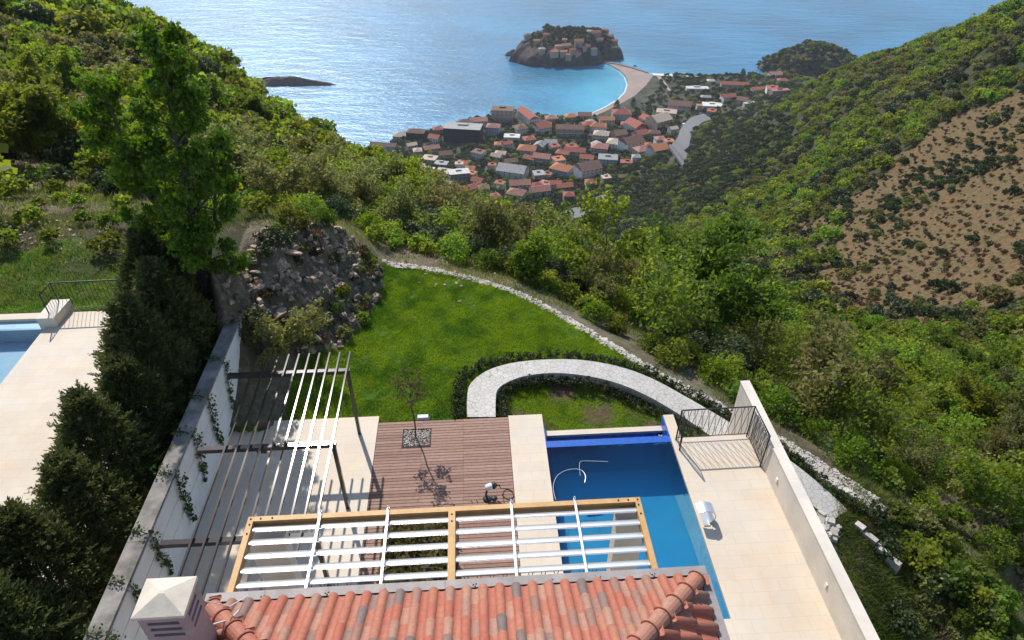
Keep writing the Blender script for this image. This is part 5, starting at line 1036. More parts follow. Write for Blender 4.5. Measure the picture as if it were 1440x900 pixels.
for i in order:
    if bad[i]: continue
    x, y, z, D = float(cx_[i]), float(cy_[i]), float(cz_[i]), float(cD[i]); u = rg.random()
    if istw[i] and D > 500:
        if n1[i] < -.3 and u > .6: continue
        kind = 'fdark' if u < .8 else ('folive' if u < .93 else 'fgreen'); s = rg.uniform(.8, 1.45); r = 3.2*s
        if any((hx-x)**2+(hy-y)**2 < (hr+r*.35)**2 for hx, hy, hr in sp_house): continue
    elif isbr[i]:
        d = n2[i]+n1[i]*.8+max(0., .3-eb[i]/25.); w3 = rg.random()
        if d < .17 and w3 > .03:
            kind = 'scrub' if u < .82 else 'bush'; s = rg.uniform(.4, 1.1); r = 2.2*s
            if kind == 'bush': s *= .6; r = 2.4
        else: kind = 'fdark' if u < .6 else ('bush' if u < .75 else 'folive'); s = rg.uniform(.22, .7) if kind != 'bush' else rg.uniform(.5, 1.); r = 4.6*s*(.85 if d > .14 else 1.6)
    elif isdw[i]: kind = 'fdark' if u < .86 else ('folive' if u < .95 else 'fgreen'); s = rg.uniform(.75, 1.3); r = 3.7*s
    else:
        q = n1[i]+.35*n2[i]
        kind = 'fgreen' if q > -.10 else ('folive' if q > -.27 else 'fdark')
        if u < .07: kind = 'fdark'
        elif u < .22: kind = 'folive'
        s = rg.uniform(.65, 1.25); r = 3.7*s
        if D > 250: s *= 1.1; r *= 1.1
    if D < 120 and not isbr[i]:
        if openl[i]:
            if u > .45: continue
            kind = 'shrub' if u < .33 else 'dark'; s = rg.uniform(.3, .75); r = 1.8*s+.8
        elif bank_side[i]:
            kind = 'shrub'; s = rg.uniform(.3, .8); r = 1.5*s
            if u > .3: continue
        else:
            m_ = {'fgreen': 'green', 'folive': 'olive', 'fdark': 'dark'}[kind]
            v = rg.random()
            if v < (.26 if cx_[i] > 1 else .16): m_ = 'sparse'
            elif v < (.46 if D < 75 else .3) and cx_[i] > 1: m_ = 'bare' if v < .38 else 'olive'
            elif v > .88: m_ = 'shrub'
            kind = m_; s = rg.uniform(.6, 1.2)
            if D < 32: s *= .72
            if kind == 'dark': s = rg.uniform(.6, 1.35)*(.6 if D < 36 else 1)
            r = {'green': 3.3, 'olive': 2.9, 'sparse': 2.9, 'bare': 2.8, 'dark': 2.4, 'shrub': 1.7}[kind]*s*.84
    if not sp.ok(x, y, r): continue
    sp.put(x, y, r)
    (near if D < 120 and not isbr[i] else far).append((x, y, z, s, kind, D, u))
# the ~300 that show largest stay individual
def vis(t):
    X_, Y_, d = project(t[0], t[1], t[2]+2); 
    return -60 < X_ < 1500 and -60 < Y_ < 960
LIM = {'green': 90, 'olive': 62, 'sparse': 52, 'bare': 42, 'dark': 45, 'shrub': 50}
cnt = {}; near.sort(key=lambda t: t[5]/t[3]); used = set()
def region(x, y, D):
    a = math.degrees(math.atan2(x, y)); far_ = D > 62
    if a < -33: return 'at the far left of the hillside' if far_ else "behind the neighbour's garden"
    if a < -22: return 'high on the left hillside behind the tall oak' if far_ else 'on the rough slope behind the tall oak'
    if a < -12: return 'along the skyline above the rocky bank' if far_ else 'just above the rocky bank'
    if a < -2: return 'on the ridge before the left of the town' if far_ else 'behind the far corner of the lawn'
    if a < 8: return 'on the ridge end before the cypress group' if far_ else 'on the drop right behind the stone border'
    if a < 18: return 'deep in the gully behind the dark limbed tree' if far_ else 'in the gully just beyond the curved path'
    if a < 30: return 'in the gully at the foot of the brown slope' if far_ else 'beyond the pointed end of the parapet wall'
    if a < 42: return 'under the lower edge of the brown slope' if far_ else 'on the slope right of the path end'
    return 'at the right edge under the brown slope' if far_ else 'in the lower right corner of the woods'
LBL = {'green': ('bright green leafy tree', 'tree', 'spring green trees'), 'olive': ('olive tree of many stems', 'tree', 'olive green many-stemmed trees'), 'sparse': ('thin pale sparse tree', 'tree', 'thin sparse trees'),
       'bare': ('leafless grey brown twiggy tree', 'tree', 'bare twiggy trees'), 'dark': ('dark evergreen rounded shrub', 'shrub', 'dark evergreen shrubs'), 'shrub': ('low fresh green shrub', 'shrub', 'low green shrubs')}
AIDX = {'green': 0, 'olive': 1, 'sparse': 2, 'bare': 3, 'dark': 4, 'shrub': 5}
for t in near:
    x, y, z, s, kind, D, u = t
    if vis(t) and cnt.get(kind, 0) < LIM[kind]:
        cnt[kind] = cnt.get(kind, 0)+1; pr = KINDS[kind]; k = int(u*9973) % len(pr); src = pr[k]; l, c, g = LBL[kind]; rgn = region(x, y, D)
        if src.name not in used: used.add(src.name); o = src; o.location = (x, y, z); o.rotation_euler = (0, 0, u*40); o.scale = (s, s, s)
        else: o = copy_thing(src, (x, y, z), u*40, (s*rg.uniform(.85, 1.15), s*rg.uniform(.85, 1.15), s))
        sz = 'small ' if s < .75 else ('large ' if s > 1.02 else ''); tag(o, sz+l+' '+rgn, c, sz+g+' '+rgn)
    else: far.append((x, y, z, s*{'green': .75, 'olive': .7, 'sparse': .6, 'bare': .5, 'dark': .48, 'shrub': .34}[kind], {'green': 'fgreen', 'olive': 'folive', 'sparse': 'folive', 'bare': 'folive', 'dark': 'fdark', 'shrub': 'fgreen'}[kind], D, u))
for pr in KINDS.values():
    for o in pr:
        if o.name not in used:
            for c in CH[o.name]: bpy.data.objects.remove(c)
            bpy.data.objects.remove(o)
# far wood: one countless mass, instanced on points
FI = {'fgreen': (0, 4), 'folive': (4, 2), 'fdark': (6, 3), 'bush': (11, 2), 'scrub': (9, 2)}
def instanced(name, pts, label, cat, coll, pick=True):
    me = bpy.data.meshes.new(name); me.vertices.add(len(pts)); me.vertices.foreach_set('co', np.array([p[:3] for p in pts], np.float32).ravel())
    for an, tp, j in (('scl', 'FLOAT', 3), ('rot', 'FLOAT', 4), ('idx', 'INT', 5)):
        a = me.attributes.new(an, tp, 'POINT'); a.data.foreach_set('value', np.array([p[j] for p in pts], np.float32 if tp == 'FLOAT' else np.int32))
    o = link(name, me); g = bpy.data.node_groups.new(name, 'GeometryNodeTree'); g.interface.new_socket('Geometry', in_out='INPUT', socket_type='NodeSocketGeometry'); g.interface.new_socket('Geometry', in_out='OUTPUT', socket_type='NodeSocketGeometry')
    N = g.nodes; L = g.links; gi = N.new('NodeGroupInput'); go = N.new('NodeGroupOutput'); ip = N.new('GeometryNodeInstanceOnPoints'); ci = N.new('GeometryNodeCollectionInfo')
    ci.inputs['Collection'].default_value = coll; ci.inputs['Separate Children'].default_value = True; ci.inputs['Reset Children'].default_value = True
    ip.inputs['Pick Instance'].default_value = True
    def na(nm, dt):
        n = N.new('GeometryNodeInputNamedAttribute'); n.data_type = dt; n.inputs['Name'].default_value = nm; return n.outputs['Attribute']
    cx = N.new('ShaderNodeCombineXYZ'); L.new(na('rot', 'FLOAT'), cx.inputs[2]); er = N.new('FunctionNodeEulerToRotation'); L.new(cx.outputs[0], er.inputs[0])
    L.new(gi.outputs[0], ip.inputs['Points']); L.new(ci.outputs[0], ip.inputs['Instance']); L.new(na('idx', 'INT'), ip.inputs['Instance Index']); L.new(er.outputs[0], ip.inputs['Rotation']); L.new(na('scl', 'FLOAT'), ip.inputs['Scale']); L.new(ip.outputs[0], go.inputs[0])
    md = o.modifiers.new('scatter', 'NODES'); md.node_group = g
    return tag(o, label, cat, kind='stuff')
fp = [(x, y, z-.2*s, s, u*60, FI[k][0]+int(u*7919) % FI[k][1]) for x, y, z, s, k, D, u in far]
fp += ISLE_TREES
rgb_ = np.random.default_rng(31)
def sprinkle(poly, n, smin, smax, kinds):
    xs_ = [q[0] for q in poly]; ys_ = [q[1] for q in poly]; k = 0
    while k < n:
        x, y = rgb_.uniform(min(xs_), max(xs_)), rgb_.uniform(min(ys_), max(ys_))
        if not inpoly(np.array([x]), np.array([y]), poly)[0]: continue
        k += 1; kd = kinds[int(rgb_.integers(0, len(kinds)))]; fp.append((x, y, float(ground(x, y))-.03, float(rgb_.uniform(smin, smax)), float(rgb_.uniform(0, 6)), kd))
sprinkle(BANKP, 46, .10, .32, (9, 10, 11, 12)); sprinkle(BANKP, 12, .05, .1, (0, 1, 4))
sprinkle([P(*q, -3) for q in ((1190,770),(1270,735),(1340,775),(1440,850),(1460,1000),(1250,960))], 44, .12, .34, (11, 12, 12, 9)); sprinkle([P(*q, -3) for q in ((1240,740),(1340,770),(1440,850),(1440,960),(1300,900))], 26, .07, .17, (0, 1, 2, 4))
instanced('far_woodland', fp, 'green and dark woodland covering the far slopes, the coast and the town gaps', 'woodland', farcol)
print('NEAR', cnt, 'FAR', len(far))
# ------------------------------------------------------------------ single trees that stand out
def one_tree(nm, label, x, y, z, **kw):
    o = proto_tree(nm, **{k: v for k, v in kw.items()}); o.location = (x, y, z); return tag(o, label, 'tree')
bx, by = G(272, 352, 3.7)[:2]; bz = float(ground(bx, by))
t = bpy.data.objects.new('oak_tree', None); col.objects.link(t); t.location = (bx, by, bz-.1); t.scale = (.80, .80, 1.0); tag(t, 'tall dark green oak rising on two trunks above the hedge, against the sea', 'tree')
rnd = random.Random(4); Tall = []; Rall = []
def bigstem(pts, r0, r1, limbs, seed):
    rnd = random.Random(seed); b = MB(); pts = smooth(pts, 4); n = len(pts); b.tube(pts, [r0+(r1-r0)*i/(n-1) for i in range(n)], 8, False)
    for k in range(limbs):
        s = .12+.88*(k+.5)/limbs; i = min(int(s*(n-1)), n-2); p = pts[i]; a = k*2.4+rnd.uniform(-.5, .5); tips = []
        L = rnd.uniform(.45, .8)*(1.25-.75*abs(s-.3)*1.2); r = (r0+(r1-r0)*s)*.5
        grow(b, p, Vector((math.cos(a), math.sin(a), rnd.uniform(.25, .9))), L, r, 2, tips, rnd, .55, 2, .16, .2, 5)
        Tall.extend(tuple(q) for q in tips)
    Tall.extend(tuple(p+Vector((rnd.gauss(0,.1), rnd.gauss(0,.1), .1))) for p in pts[-4:])
    o = b.build('trunk', M['bark'], frame='W'); o.parent = t
bigstem([(0,0,-.3),(.15,.05,1.2),(.3,.1,2.4),(.5,0,3.6),(.6,0,4.6),(.75,.1,5.7),(.85,0,6.8)], .13, .03, 30, 3)
bigstem([(-.1,.1,-.2),(-.4,.3,1.),(-.8,.4,2.2),(-1.1,.3,3.3),(-1.2,.2,4.4),(-1.2,.2,5.8)], .12, .03, 24, 5)
bigstem([(-.05,.2,-.2),(.3,.4,1.),(.8,.5,2.1),(1.2,.4,3.2),(1.5,.4,4.2)], .08, .03, 14, 8)
T = np.array(Tall); R = np.random.default_rng(2).uniform(.14, .36, len(T))
o = link('crown', leafmesh('crown', [leafarr(T, R, 58, .085, 1.5, .8, 3)], M['leafT'])); o.parent = t
def spot(px, py): return hit(px, py)
for nm, lab, px, py, kw in [
    ('oak_tree', 'broad dark limbed tree with yellow green crown in the gully beyond the path', 962, 478, dict(seed=201, h=6.4, stems=3, lvl=3, leaf=M['leafA'], leaf_n=44, leaf_s=.12, clump=.42, bark=M['bark'], spread=.6, kids=4, lean=.4, clear=.45, r0=.075)),
    ('ash_tree', 'slender upright tree with airy crown left of the dark limbed tree', 845, 425, dict(seed=203, h=5.6, stems=1, lvl=3, leaf=M['leafA'], leaf_n=26, leaf_s=.11, clump=.40, bark=M['bark'], spread=.5, kids=4, clear=.45, r0=.05)),
    ('bare_tree', 'dark crooked nearly leafless tree right of the wall end', 1165, 560, dict(seed=205, h=4.6, stems=2, lvl=3, leaf=None, leaf_n=0, leaf_s=.1, clump=.3, bark=M['bark'], spread=.7, kids=4, lean=.5, r0=.07)),
    ('bare_tree', 'upright dark stemmed tree with thin twigs between the two leafy gully trees', 900, 430, dict(seed=207, h=4.8, stems=4, lvl=2, leaf=M['leafB'], leaf_n=5, leaf_s=.1, clump=.4, bark=M['bark'], spread=.4, kids=4, lean=.2, r0=.05)),
    ('spring_tree', 'vivid yellow green conical tree at the lower right', 1385, 730, dict(seed=209, h=3.4, stems=2, lvl=3, leaf=M['leafY'], leaf_n=34, leaf_s=.09, clump=.32, bark=M['bark'], spread=.5, kids=3, clear=.1, r0=.04)),
    ('spring_tree', 'large lime green crown near the foot of the brown slope', 1240, 520, dict(seed=211, h=5.2, stems=3, lvl=3, leaf=M['leafY'], leaf_n=30, leaf_s=.14, clump=.5, bark=M['bark'], spread=.6, kids=4, clear=.2)),
    ('spring_tree', 'lone round lime green tree on the ridge right of the lawn edge', 742, 395, dict(seed=213, h=1.9, stems=2, lvl=2, leaf=M['leafY'], leaf_n=60, leaf_s=.09, clump=.38, bark=M['bark'], spread=.5, kids=4, clear=.2)),
    ('spring_tree', 'thin yellow topped tree in the gully above the wall end', 1120, 510, dict(seed=215, h=4.6, stems=2, lvl=3, leaf=M['leafY'], leaf_n=16, leaf_s=.11, clump=.4, bark=M['barkpale'], spread=.5, kids=4, clear=.5))]:
    x, y, z = spot(px, py); one_tree(nm, lab, x, y, z-.1, **kw)
# ------------------------------------------------------------------ cypress hedge between the plots
def cypress(seed, h, w_, k, n, s):
    rg = np.random.default_rng(seed); parts = []
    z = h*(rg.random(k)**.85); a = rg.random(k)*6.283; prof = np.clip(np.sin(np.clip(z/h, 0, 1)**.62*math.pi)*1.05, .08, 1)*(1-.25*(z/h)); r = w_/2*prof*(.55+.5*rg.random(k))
    T = np.stack([np.cos(a)*r, np.sin(a)*r, z], 1); nn = k*n
    # feathery sprays: blades pointing up and outwards from each spray root
    out = np.stack([np.cos(a), np.sin(a), .75+.7*z/h], 1); out /= np.linalg.norm(out, axis=1)[:, None]
    o_ = np.repeat(out, n, 0)+rg.normal(0, .45, (nn, 3)); o_ /= np.linalg.norm(o_, axis=1)[:, None]
    base = np.repeat(T, n, 0)+np.repeat(out, n, 0)*(rg.random(nn)*.34)[:, None]+rg.normal(0, .05, (nn, 3)); L_ = (s*(.6+.8*rg.random(nn)))[:, None]
    sd_ = np.cross(o_, rg.normal(size=(nn, 3))); sd_ /= np.linalg.norm(sd_, axis=1)[:, None]
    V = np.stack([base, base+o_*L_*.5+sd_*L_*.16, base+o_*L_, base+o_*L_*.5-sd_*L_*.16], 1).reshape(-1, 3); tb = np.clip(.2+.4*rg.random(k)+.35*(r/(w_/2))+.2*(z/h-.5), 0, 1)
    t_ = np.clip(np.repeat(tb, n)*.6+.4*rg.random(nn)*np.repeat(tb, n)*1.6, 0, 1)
    # long plumes that break the outline
    PV, PT_ = [V], [t_]
    for _ in range(120):
        zz = h*rg.uniform(.12, 1.); aa = rg.random()*6.283; pr = w_/2*max(.05, math.sin(min(zz/h, 1)**.62*math.pi))*(1-.25*zz/h)*.85; p0 = np.array([math.cos(aa)*pr, math.sin(aa)*pr, zz]); dr = np.array([math.cos(aa), math.sin(aa), rg.uniform(.5, 1.6)]); dr /= np.linalg.norm(dr); ln = rg.uniform(.3, .75); m2 = 70
        s2 = rg.random(m2); q = p0+dr*(s2*ln)[:, None]; q[:, 2] -= s2**2*.05; o2 = dr*.9+rg.normal(0, .55, (m2, 3)); o2 /= np.linalg.norm(o2, axis=1)[:, None]; L2 = (.16*(1.15-s2*.7))[:, None]
        w2 = np.cross(o2, rg.normal(size=(m2, 3))); w2 /= np.linalg.norm(w2, axis=1)[:, None]; PV.append(np.stack([q, q+o2*L2*.5+w2*L2*.15, q+o2*L2, q+o2*L2*.5-w2*L2*.15], 1).reshape(-1, 3)); PT_.append(np.clip(.35+.5*s2*rg.random(m2)+.25*rg.random(), 0, 1))
    V = np.concatenate(PV); return V, np.arange(len(V)).reshape(-1, 4), np.concatenate(PT_)
hd = []
HS = [(-8.6,5.4,2.9,''),(-8.5,6.8,3.2,''),(-8.6,8.2,3.3,''),(-8.4,9.6,3.0,''),(-8.5,11.0,3.4,''),(-8.3,12.4,3.1,''),(-8.5,13.8,3.6,''),(-8.3,15.2,3.3,''),(-8.9,16.4,3.2,''),(-9.6,17.4,2.8,''),(-9.5,18.6,2.6,'')]
HL = ['dark cypress in the hedge, nearest the chimney', 'dark cypress second from the chimney, with its tip over the neighbour terrace', 'dark cypress third from the chimney in the hedge', 'dark cypress fourth from the chimney, bushy and low', 'dark cypress of the hedge opposite the middle pergola beam', 'dark cypress sixth from the chimney in the hedge', 'tall cypress of the hedge leaning over the neighbour terrace edge', 'cypress beside the neighbour railing on its near side', 'cypress hiding the right end of the neighbour railing', 'cypress of the hedge close before the oak', 'last cypress of the hedge at the foot of the oak']
prot = []
for i in range(4):
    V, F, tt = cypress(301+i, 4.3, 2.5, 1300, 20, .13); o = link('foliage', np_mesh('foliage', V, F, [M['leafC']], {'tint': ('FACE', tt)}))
    b = MB(); b.tube([(0,0,-.3),(.03,0,2),(0,.02,4.1)], [.08,.05,.01], 6, False); s = b.build('trunk', M['bark'], frame='W'); r = bpy.data.objects.new('cypress_tree', None); col.objects.link(r); o.parent = r; s.parent = r; CH[r.name] = [s, o]; prot.append(r)
for i, (u_, v_, h_, _) in enumerate(HS):
    x, y, _z = W(u_, v_); z = float(ground(x, y)); src = prot[i % 4]
    o = src if i < 4 else copy_thing(src, (0, 0, 0), 0); o.location = (x, y, min(z, .3) if v_ < 15 else z); o.rotation_euler = (0, 0, i*1.7); k = h_/4.3; o.scale = (max(k, .8)*1.05, max(k, .8)*1.05, k); tag(o, HL[i], 'cypress', 'cypress hedge between the two plots')
# ------------------------------------------------------------------ thin sapling on the deck
sx_, sy_, _ = W(-1.78, 12.76)
t = bpy.data.objects.new('young_tree', None); col.objects.link(t); t.location = (sx_, sy_, 0); tag(t, 'thin sapling with a sparse crown growing out of the pebble square in the deck', 'tree')
b = MB(); b.tube(smooth([(0,0,-.05),(.02,0,.6),(-.03,.02,1.2),(0,0,1.6)]), .02, 6); tips = []; rnd = random.Random(9)
for k in range(7): grow(b, Vector((0,0,1.15+k*.09)), Vector((math.cos(k*2.4), math.sin(k*2.4), 1.1)), .42, .009, 1, tips, rnd, .5, 3, .15, .2, 4)
o = b.build('trunk', M['bark'], frame='W'); o.parent = t; T = np.array([tuple(q) for q in tips]); o = link('crown', leafmesh('crown', [leafarr(T, np.full(len(T), .11), 10, .045, 1.9, .9, 5)], M['leafB'])); o.parent = t
# ------------------------------------------------------------------ ivy strands on the left wall
IV = [(15.6,.9,1.),(14.0,1.25,.95),(12.6,1.3,1.1),(11.4,1.15,1.2),(10.2,1.3,1.3),(8.7,1.1,1.1),(7.6,.9,.8),(6.6,1.2,1.3)]
IL = ['thin ivy strand hanging near the far end of the white wall', 'ivy strand second from the far end of the white wall', 'ivy strand beside the far pergola beam', 'bushy ivy strand in the middle of the white wall', 'longest ivy strand, beside the middle pergola beam', 'ivy strand hanging above the near pergola beam', 'short ivy tuft just beyond the chimney', 'ivy clump spilling over the wall top beside the chimney']
for i, (v_, ln, ds) in enumerate(IV):
    t = thing('ivy_vine', IL[i], 'ivy', (-6.7, v_, 1.8), 'ivy strands on the white wall'); rnd = random.Random(40+i)
    pts = [Vector((-7.05, v_+.05, 1.93)), Vector((-6.85, v_, 1.97)), Vector((-6.66, v_-.03, 1.85))]
    z = 1.8; vv = v_
    while z > 1.8-ln: z -= .12; vv += rnd.gauss(-.02, .035); pts.append(Vector((-6.68+rnd.uniform(0, .03), vv, z)))
    b = MB(); b.tube(pts, [.012]*3+[.010*(1-.6*j/len(pts)) for j in range(len(pts)-3)], 5); b.build('stem', M['bark'], t)
    T = np.array([tuple(p+Vector((rnd.uniform(-.01,.05), rnd.gauss(0,.05), 0))) for p in pts for _ in range(2)]); wd_ = np.linspace(.15, .05, len(T))*ds
    V, F, tt = leafarr(T, wd_, int(13*ds), .05, 1.2, 1., 50+i); V = V-np.array((-6.7, v_, 1.8)); V[:, 0] = np.where(V[:, 2] < .06, np.maximum(V[:, 0], .02), V[:, 0]); link('leaves', np_mesh('leaves', V, F, [M['ivy']], {'tint': ('FACE', tt)}), t)
# ------------------------------------------------------------------ low hedges along the path, shrub bed
def lowhedge(name, label, px, wdt, hgt_, seed, dens=24):
    pts = smooth([G(*p) for p in px], 5); rg = np.random.default_rng(seed); C_ = []
    for p, q in zip(pts[:-1], pts[1:]):
        L = (q-p).length; d = (q-p)/max(L, 1e-6); nrm = Vector((-d.y, d.x, 0))
        for _ in range(max(1, int(L*dens+rg.random()))):
            c = p+d*(L*rg.random())+nrm*float(rg.uniform(-wdt, wdt)/2); z = float(ground(c.x, c.y)); 
            C_.append((c.x, c.y, max(z, p.z-.25)+hgt_*(.25+.75*rg.random())))
    C_ = np.array(C_); me = leafmesh(name, [leafarr(C_, np.full(len(C_), .085), 26, .04, 1.7, 1.1, seed, droop=-.6)], M['hedge']); return tag(link(name, me), label, 'hedge')
off = lambda pts, dx, dy: [(p[0]+dx, p[1]+dy, p[2]-.05) for p in pts]
lowhedge('low_hedge', 'low dark hedge along the outer edge of the curved path', [(645,588,-.05),(645,560,-.1),(650,535,-.15),(672,515,-.2),(715,503,-.25),(770,498,-.4),(820,499,-.5),(870,507,-.7),(918,522,-.85),(965,546,-1.),(1012,573,-1.1),(1050,597,-1.2),(1090,622,-1.3),(1135,655,-1.35),(1175,690,-1.4),(1210,715,-1.5)], .3, .26, 61)
lowhedge('low_hedge', 'low dark hedge lining the inner edge of the curved path', [(705,586,-.05),(707,560,-.1),(712,545,-.15),(735,535,-.2),(785,532,-.4),(830,537,-.5),(865,548,-.7),(900,565,-.85),(935,585,-1.),(965,606,-1.1),(1000,630,-1.2)], .3, .26, 62)
bed = thing('shrub_bed', 'small bed of mixed green plants on the deck seen through the louvres', 'plant bed', (-1.5, 9, 0))
rg2 = np.random.default_rng(77); T = np.stack([rg2.uniform(-2.3,-.75,90), rg2.uniform(8.2,9.9,90), rg2.uniform(.05,.45,90)], 1)
V, F, tt = leafarr(T, np.full(90, .16), 34, .06, 1.7, 1., 78); link('foliage', np_mesh('foliage', V-np.array((-1.5, 9, 0)), F, [M['leafB']], {'tint': ('FACE', tt)}), bed)
b = MB(); b.box(-2.4, -.65, 8.1, 10., .0, .06); b.build('soil_bed', M['joint'], bed)
# ------------------------------------------------------------------ grass
def blades(name, xs, ys, h, wd_, m, seed, label, cat, lean=.5, hj=.5, zo=0.):
    rg = np.random.default_rng(seed); n = len(xs); zs = ground(xs, ys)+zo; a = rg.random(n)*6.283; hh = h*(1-hj/2+hj*rg.random(n))
    if not np.isscalar(wd_): wd2 = wd_
    else: wd2 = wd_*(.7+.6*rg.random(n))
    lx, ly = rg.normal(0, lean, n)*hh, rg.normal(0, lean, n)*hh; dx, dy = np.cos(a)*wd2/2, np.sin(a)*wd2/2
    b0 = np.stack([xs-dx, ys-dy, zs-.01], 1); b1 = np.stack([xs+dx, ys+dy, zs-.01], 1); tp = np.stack([xs+lx, ys+ly, zs+hh], 1)
    V = np.stack([b0, b1, tp], 1).reshape(-1, 3); F = np.arange(n*3).reshape(-1, 3)
    tt = np.clip(.5+fbm(xs/.5, ys/.5, seed, 3)*1.3+fbm(xs/3, ys/3, seed+4, 2)*.8+rg.normal(0, .15, n), 0, 1)
    return tag(link(name, np_mesh(name, V, F, [m], {'tint': ('FACE', tt)})), label, cat, kind='stuff')
rg = np.random.default_rng(9)
N_ = 520000; gx = rg.uniform(-9, 10, N_); gy = rg.uniform(9, 23, N_); m_ = inpoly(gx, gy, PLOTZ) & ~inpoly(gx, gy, BANKP); u_, v_ = U(gx, gy)
pathpoly = [(p.x, p.y) for p in po]+[(p.x, p.y) for p in reversed(pi_)]
m_ &= ~((v_ < 13.42) & (u_ < 7.4) & ~((u_ > 1.66) & (u_ < 5) & (v_ > 13.12))) & ~inpoly(gx, gy, pathpoly) & ~((v_ < 21) & (u_ < -5.45)) & ~((u_ > 5) & (u_ < 5.3) & (v_ < 13.2)) & ~((u_>5.28)&(v_<12.4))
inn = inpoly(gx, gy, INNER); m_ &= ~inn | (fbm(gx/.8, gy/.8, 61, 3)*1.6+.45 > rg.random(N_)*.9)
m_ &= fbm(gx/.35, gy/.35, 99, 3) > -.28-.3*rg.random(N_)
blades('lawn_grass', gx[m_], gy[m_], .075, .016, M['grass'], 11, 'short vivid green grass of the villa lawn', 'grass', .55)
N_ = 150000; gx = rg.uniform(-26, -7, N_); gy = rg.uniform(17, 28, N_); m_ = inpoly(gx, gy, GREEN_NB); m_ &= fbm(gx/1.2, gy/1.2, 98, 3)+.35 > rg.random(N_)*.8
blades('lawn_grass', gx[m_], gy[m_], .08, .02, M['grass'], 12, "patchy green grass of the neighbour's garden", 'grass', .6)
# wild grass and weeds on the open near ground
N_ = 420000; a_ = rg.uniform(math.radians(-52), math.radians(58), N_); l_ = rg.uniform(math.log(8.3), math.log(75), N_); gx = np.sin(a_)*np.exp(l_); gy = np.cos(a_)*np.exp(l_); u_, v_ = U(gx, gy)
m_ = ~inpoly(gx, gy, PLOTZ) & ~((u_ > -20) & (u_ < 7.4) & (v_ < 19.6)) & ~(inpoly(gx, gy, BANKP) & (rg.random(N_) > .9)) & (ground(gx, gy) > -30)
gx, gy, l_ = gx[m_], gy[m_], l_[m_]; sel = fbm(gx/1.6, gy/1.6, 31, 3)+.3*fbm(gx/6, gy/6, 33, 2)+rg.normal(0, .1, len(gx))
scl = np.clip(np.exp(l_)/25, .5, 2.2)
for nm, mk, m2, lb, wk in (('dry_grass', sel > .02, M['straw'], 'bleached dry grass tufts on the slopes around the plot', 'dry grass'), ('weeds', sel <= .02, M['weed'], 'green weeds and rough grass on the slopes around the plot', 'weeds')):
    x2, y2, s2 = gx[mk], gy[mk], scl[mk]; k2 = rg.random(len(x2)) < (.55 if nm == 'dry_grass' else 1.)
    x2, y2, s2 = x2[k2], y2[k2], s2[k2]; rgg = np.random.default_rng(3); hh = .22*(s2**.6)*(.4+.9*rgg.random(len(x2)))
    blades(nm, x2, y2, hh, .028*s2, m2, 21, lb, wk, .45)
N_ = 150000; gx = rg.uniform(6, 17, N_); gy = rg.uniform(2, 13, N_); u_, v_ = U(gx, gy); bp_ = [P(*q, -3) for q in ((1150,690),(1250,722),(1340,770),(1460,870),(1460,1100),(1180,1100))]
m_ = (u_ > 7.4) & ~(inpoly(gx, gy, PLOTZ) & ~((u_ > 8.2) & (v_ < 11.2))) & inpoly(gx, gy, bp_); gx, gy = gx[m_], gy[m_]
blades('weeds', gx, gy, .15*(.6+.8*(fbm(gx, gy, 44, 3)+.5)), .022, M['weed'], 23, 'rough mixed grass on the bank below the right parapet wall', 'weeds', .6)
# ------------------------------------------------------------------ rocks
def rockmesh(seed):
    rnd = random.Random(seed); import bmesh
    bm = bmesh.new(); bmesh.ops.create_icosphere(bm, subdivisions=2, radius=.5)
    ax = [Vector((rnd.gauss(0,1), rnd.gauss(0,1), rnd.gauss(0,1))).normalized() for _ in range(7)]; ds = [rnd.uniform(.22,.42) for _ in ax]
    for v in bm.verts:
        for a, d in zip(ax, ds):
            k = v.co.dot(a)
            if k > d: v.co -= a*(k-d)
        v.co *= rnd.uniform(.94,1.06)
    me = bpy.data.meshes.new('rock'); bm.to_mesh(me); bm.free(); me.materials.append(M['rock'])
    a = me.attributes.new('tint', 'FLOAT', 'FACE'); a.data.foreach_set('value', [rnd.uniform(.3, 1.) for _ in me.polygons]); return me
RM = [rockmesh(s) for s in range(6)]
rnd = random.Random(12); k = 0; tr_ = 0
bxs = [p[0] for p in BANKP]; bys = [p[1] for p in BANKP]
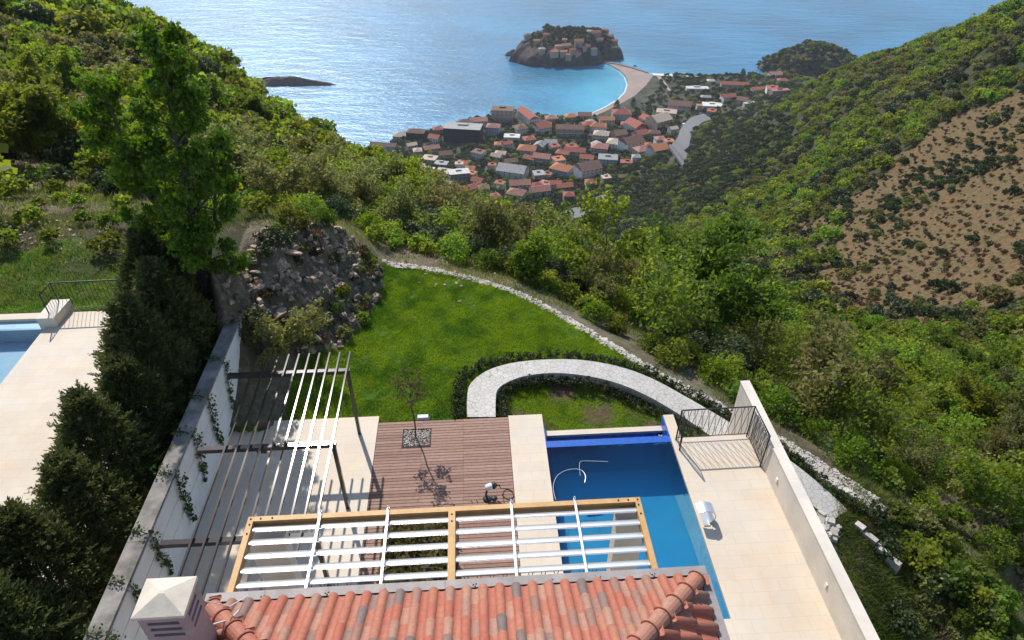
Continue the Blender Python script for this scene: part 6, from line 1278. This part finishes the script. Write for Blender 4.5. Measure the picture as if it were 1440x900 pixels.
while k < 60 and tr_ < 9000:
    tr_ += 1; x, y = rnd.uniform(min(bxs), max(bxs)), rnd.uniform(min(bys), max(bys))
    if not inpoly(np.array([x]), np.array([y]), BANKP)[0]: continue
    o = link('rock', RM[k % 6]); s = rnd.uniform(.1, .30)*(1 if k > 12 else 2.); o.scale = (s*rnd.uniform(1.,2.1), s, s*rnd.uniform(.3,.7)); o.rotation_euler = (rnd.uniform(-.5,.5), rnd.uniform(-.5,.5), rnd.uniform(0,6)); o.location = (x, y, float(ground(x, y))+s*.1)
    tag(o, 'angular brown grey rock lying on the steep bank left of the lawn', 'rock', 'rocks on the bank left of the lawn'); k += 1
rubm = MB(); k = 0
while k < 800:
    x, y = rnd.uniform(min(bxs), max(bxs)), rnd.uniform(min(bys), max(bys))
    if not inpoly(np.array([x]), np.array([y]), BANKP)[0]: continue
    k += 1; zz_ = rnd.random()**2.5; rubm.obox((x, y, float(ground(x, y))-.02), .04+.3*zz_, .03+.16*zz_, .02+.1*zz_, rnd.uniform(0,3), random.random(), taper=.6, jit=.015)
for px, py, wd_, n_ in ((30,320,70,140),(100,335,70,60),(1310,790,70,40),(1390,850,70,40),(640,385,60,50),(1300,720,40,40)):
    for _ in range(n_):
        x, y, z = hit(px+rnd.gauss(0, wd_/2), py+rnd.gauss(0, 12)); s = rnd.uniform(.05, .17); rubm.obox((x, y, z-.03), s, s*.8, s*.5, rnd.uniform(0,3), .4+.6*random.random(), taper=.7, jit=s*.08)
tag(rubm.build('rubble', M['rock'], frame='W'), 'loose stony rubble spread over the bank and the wild slope', 'rubble', kind='stuff')
# ------------------------------------------------------------------ sea air
hz = bpy.data.materials.new('sea_haze'); hz.use_nodes = True; t = hz.node_tree; N = t.nodes; N.remove(N['Principled BSDF']); v = N.new('ShaderNodeVolumePrincipled')
v.inputs['Color'].default_value = (.86,.92,1.,1); v.inputs['Density'].default_value = .00006; v.inputs['Anisotropy'].default_value = .3; t.links.new(v.outputs[0], N['Material Output'].inputs['Volume'])
b = MB(); b.box(-6100, 6100, -3500, 7100, SEA-30, 40); tag(b.build('haze', hz, frame='W'), 'thin pale blue sea haze over the whole valley', 'haze', kind='stuff')
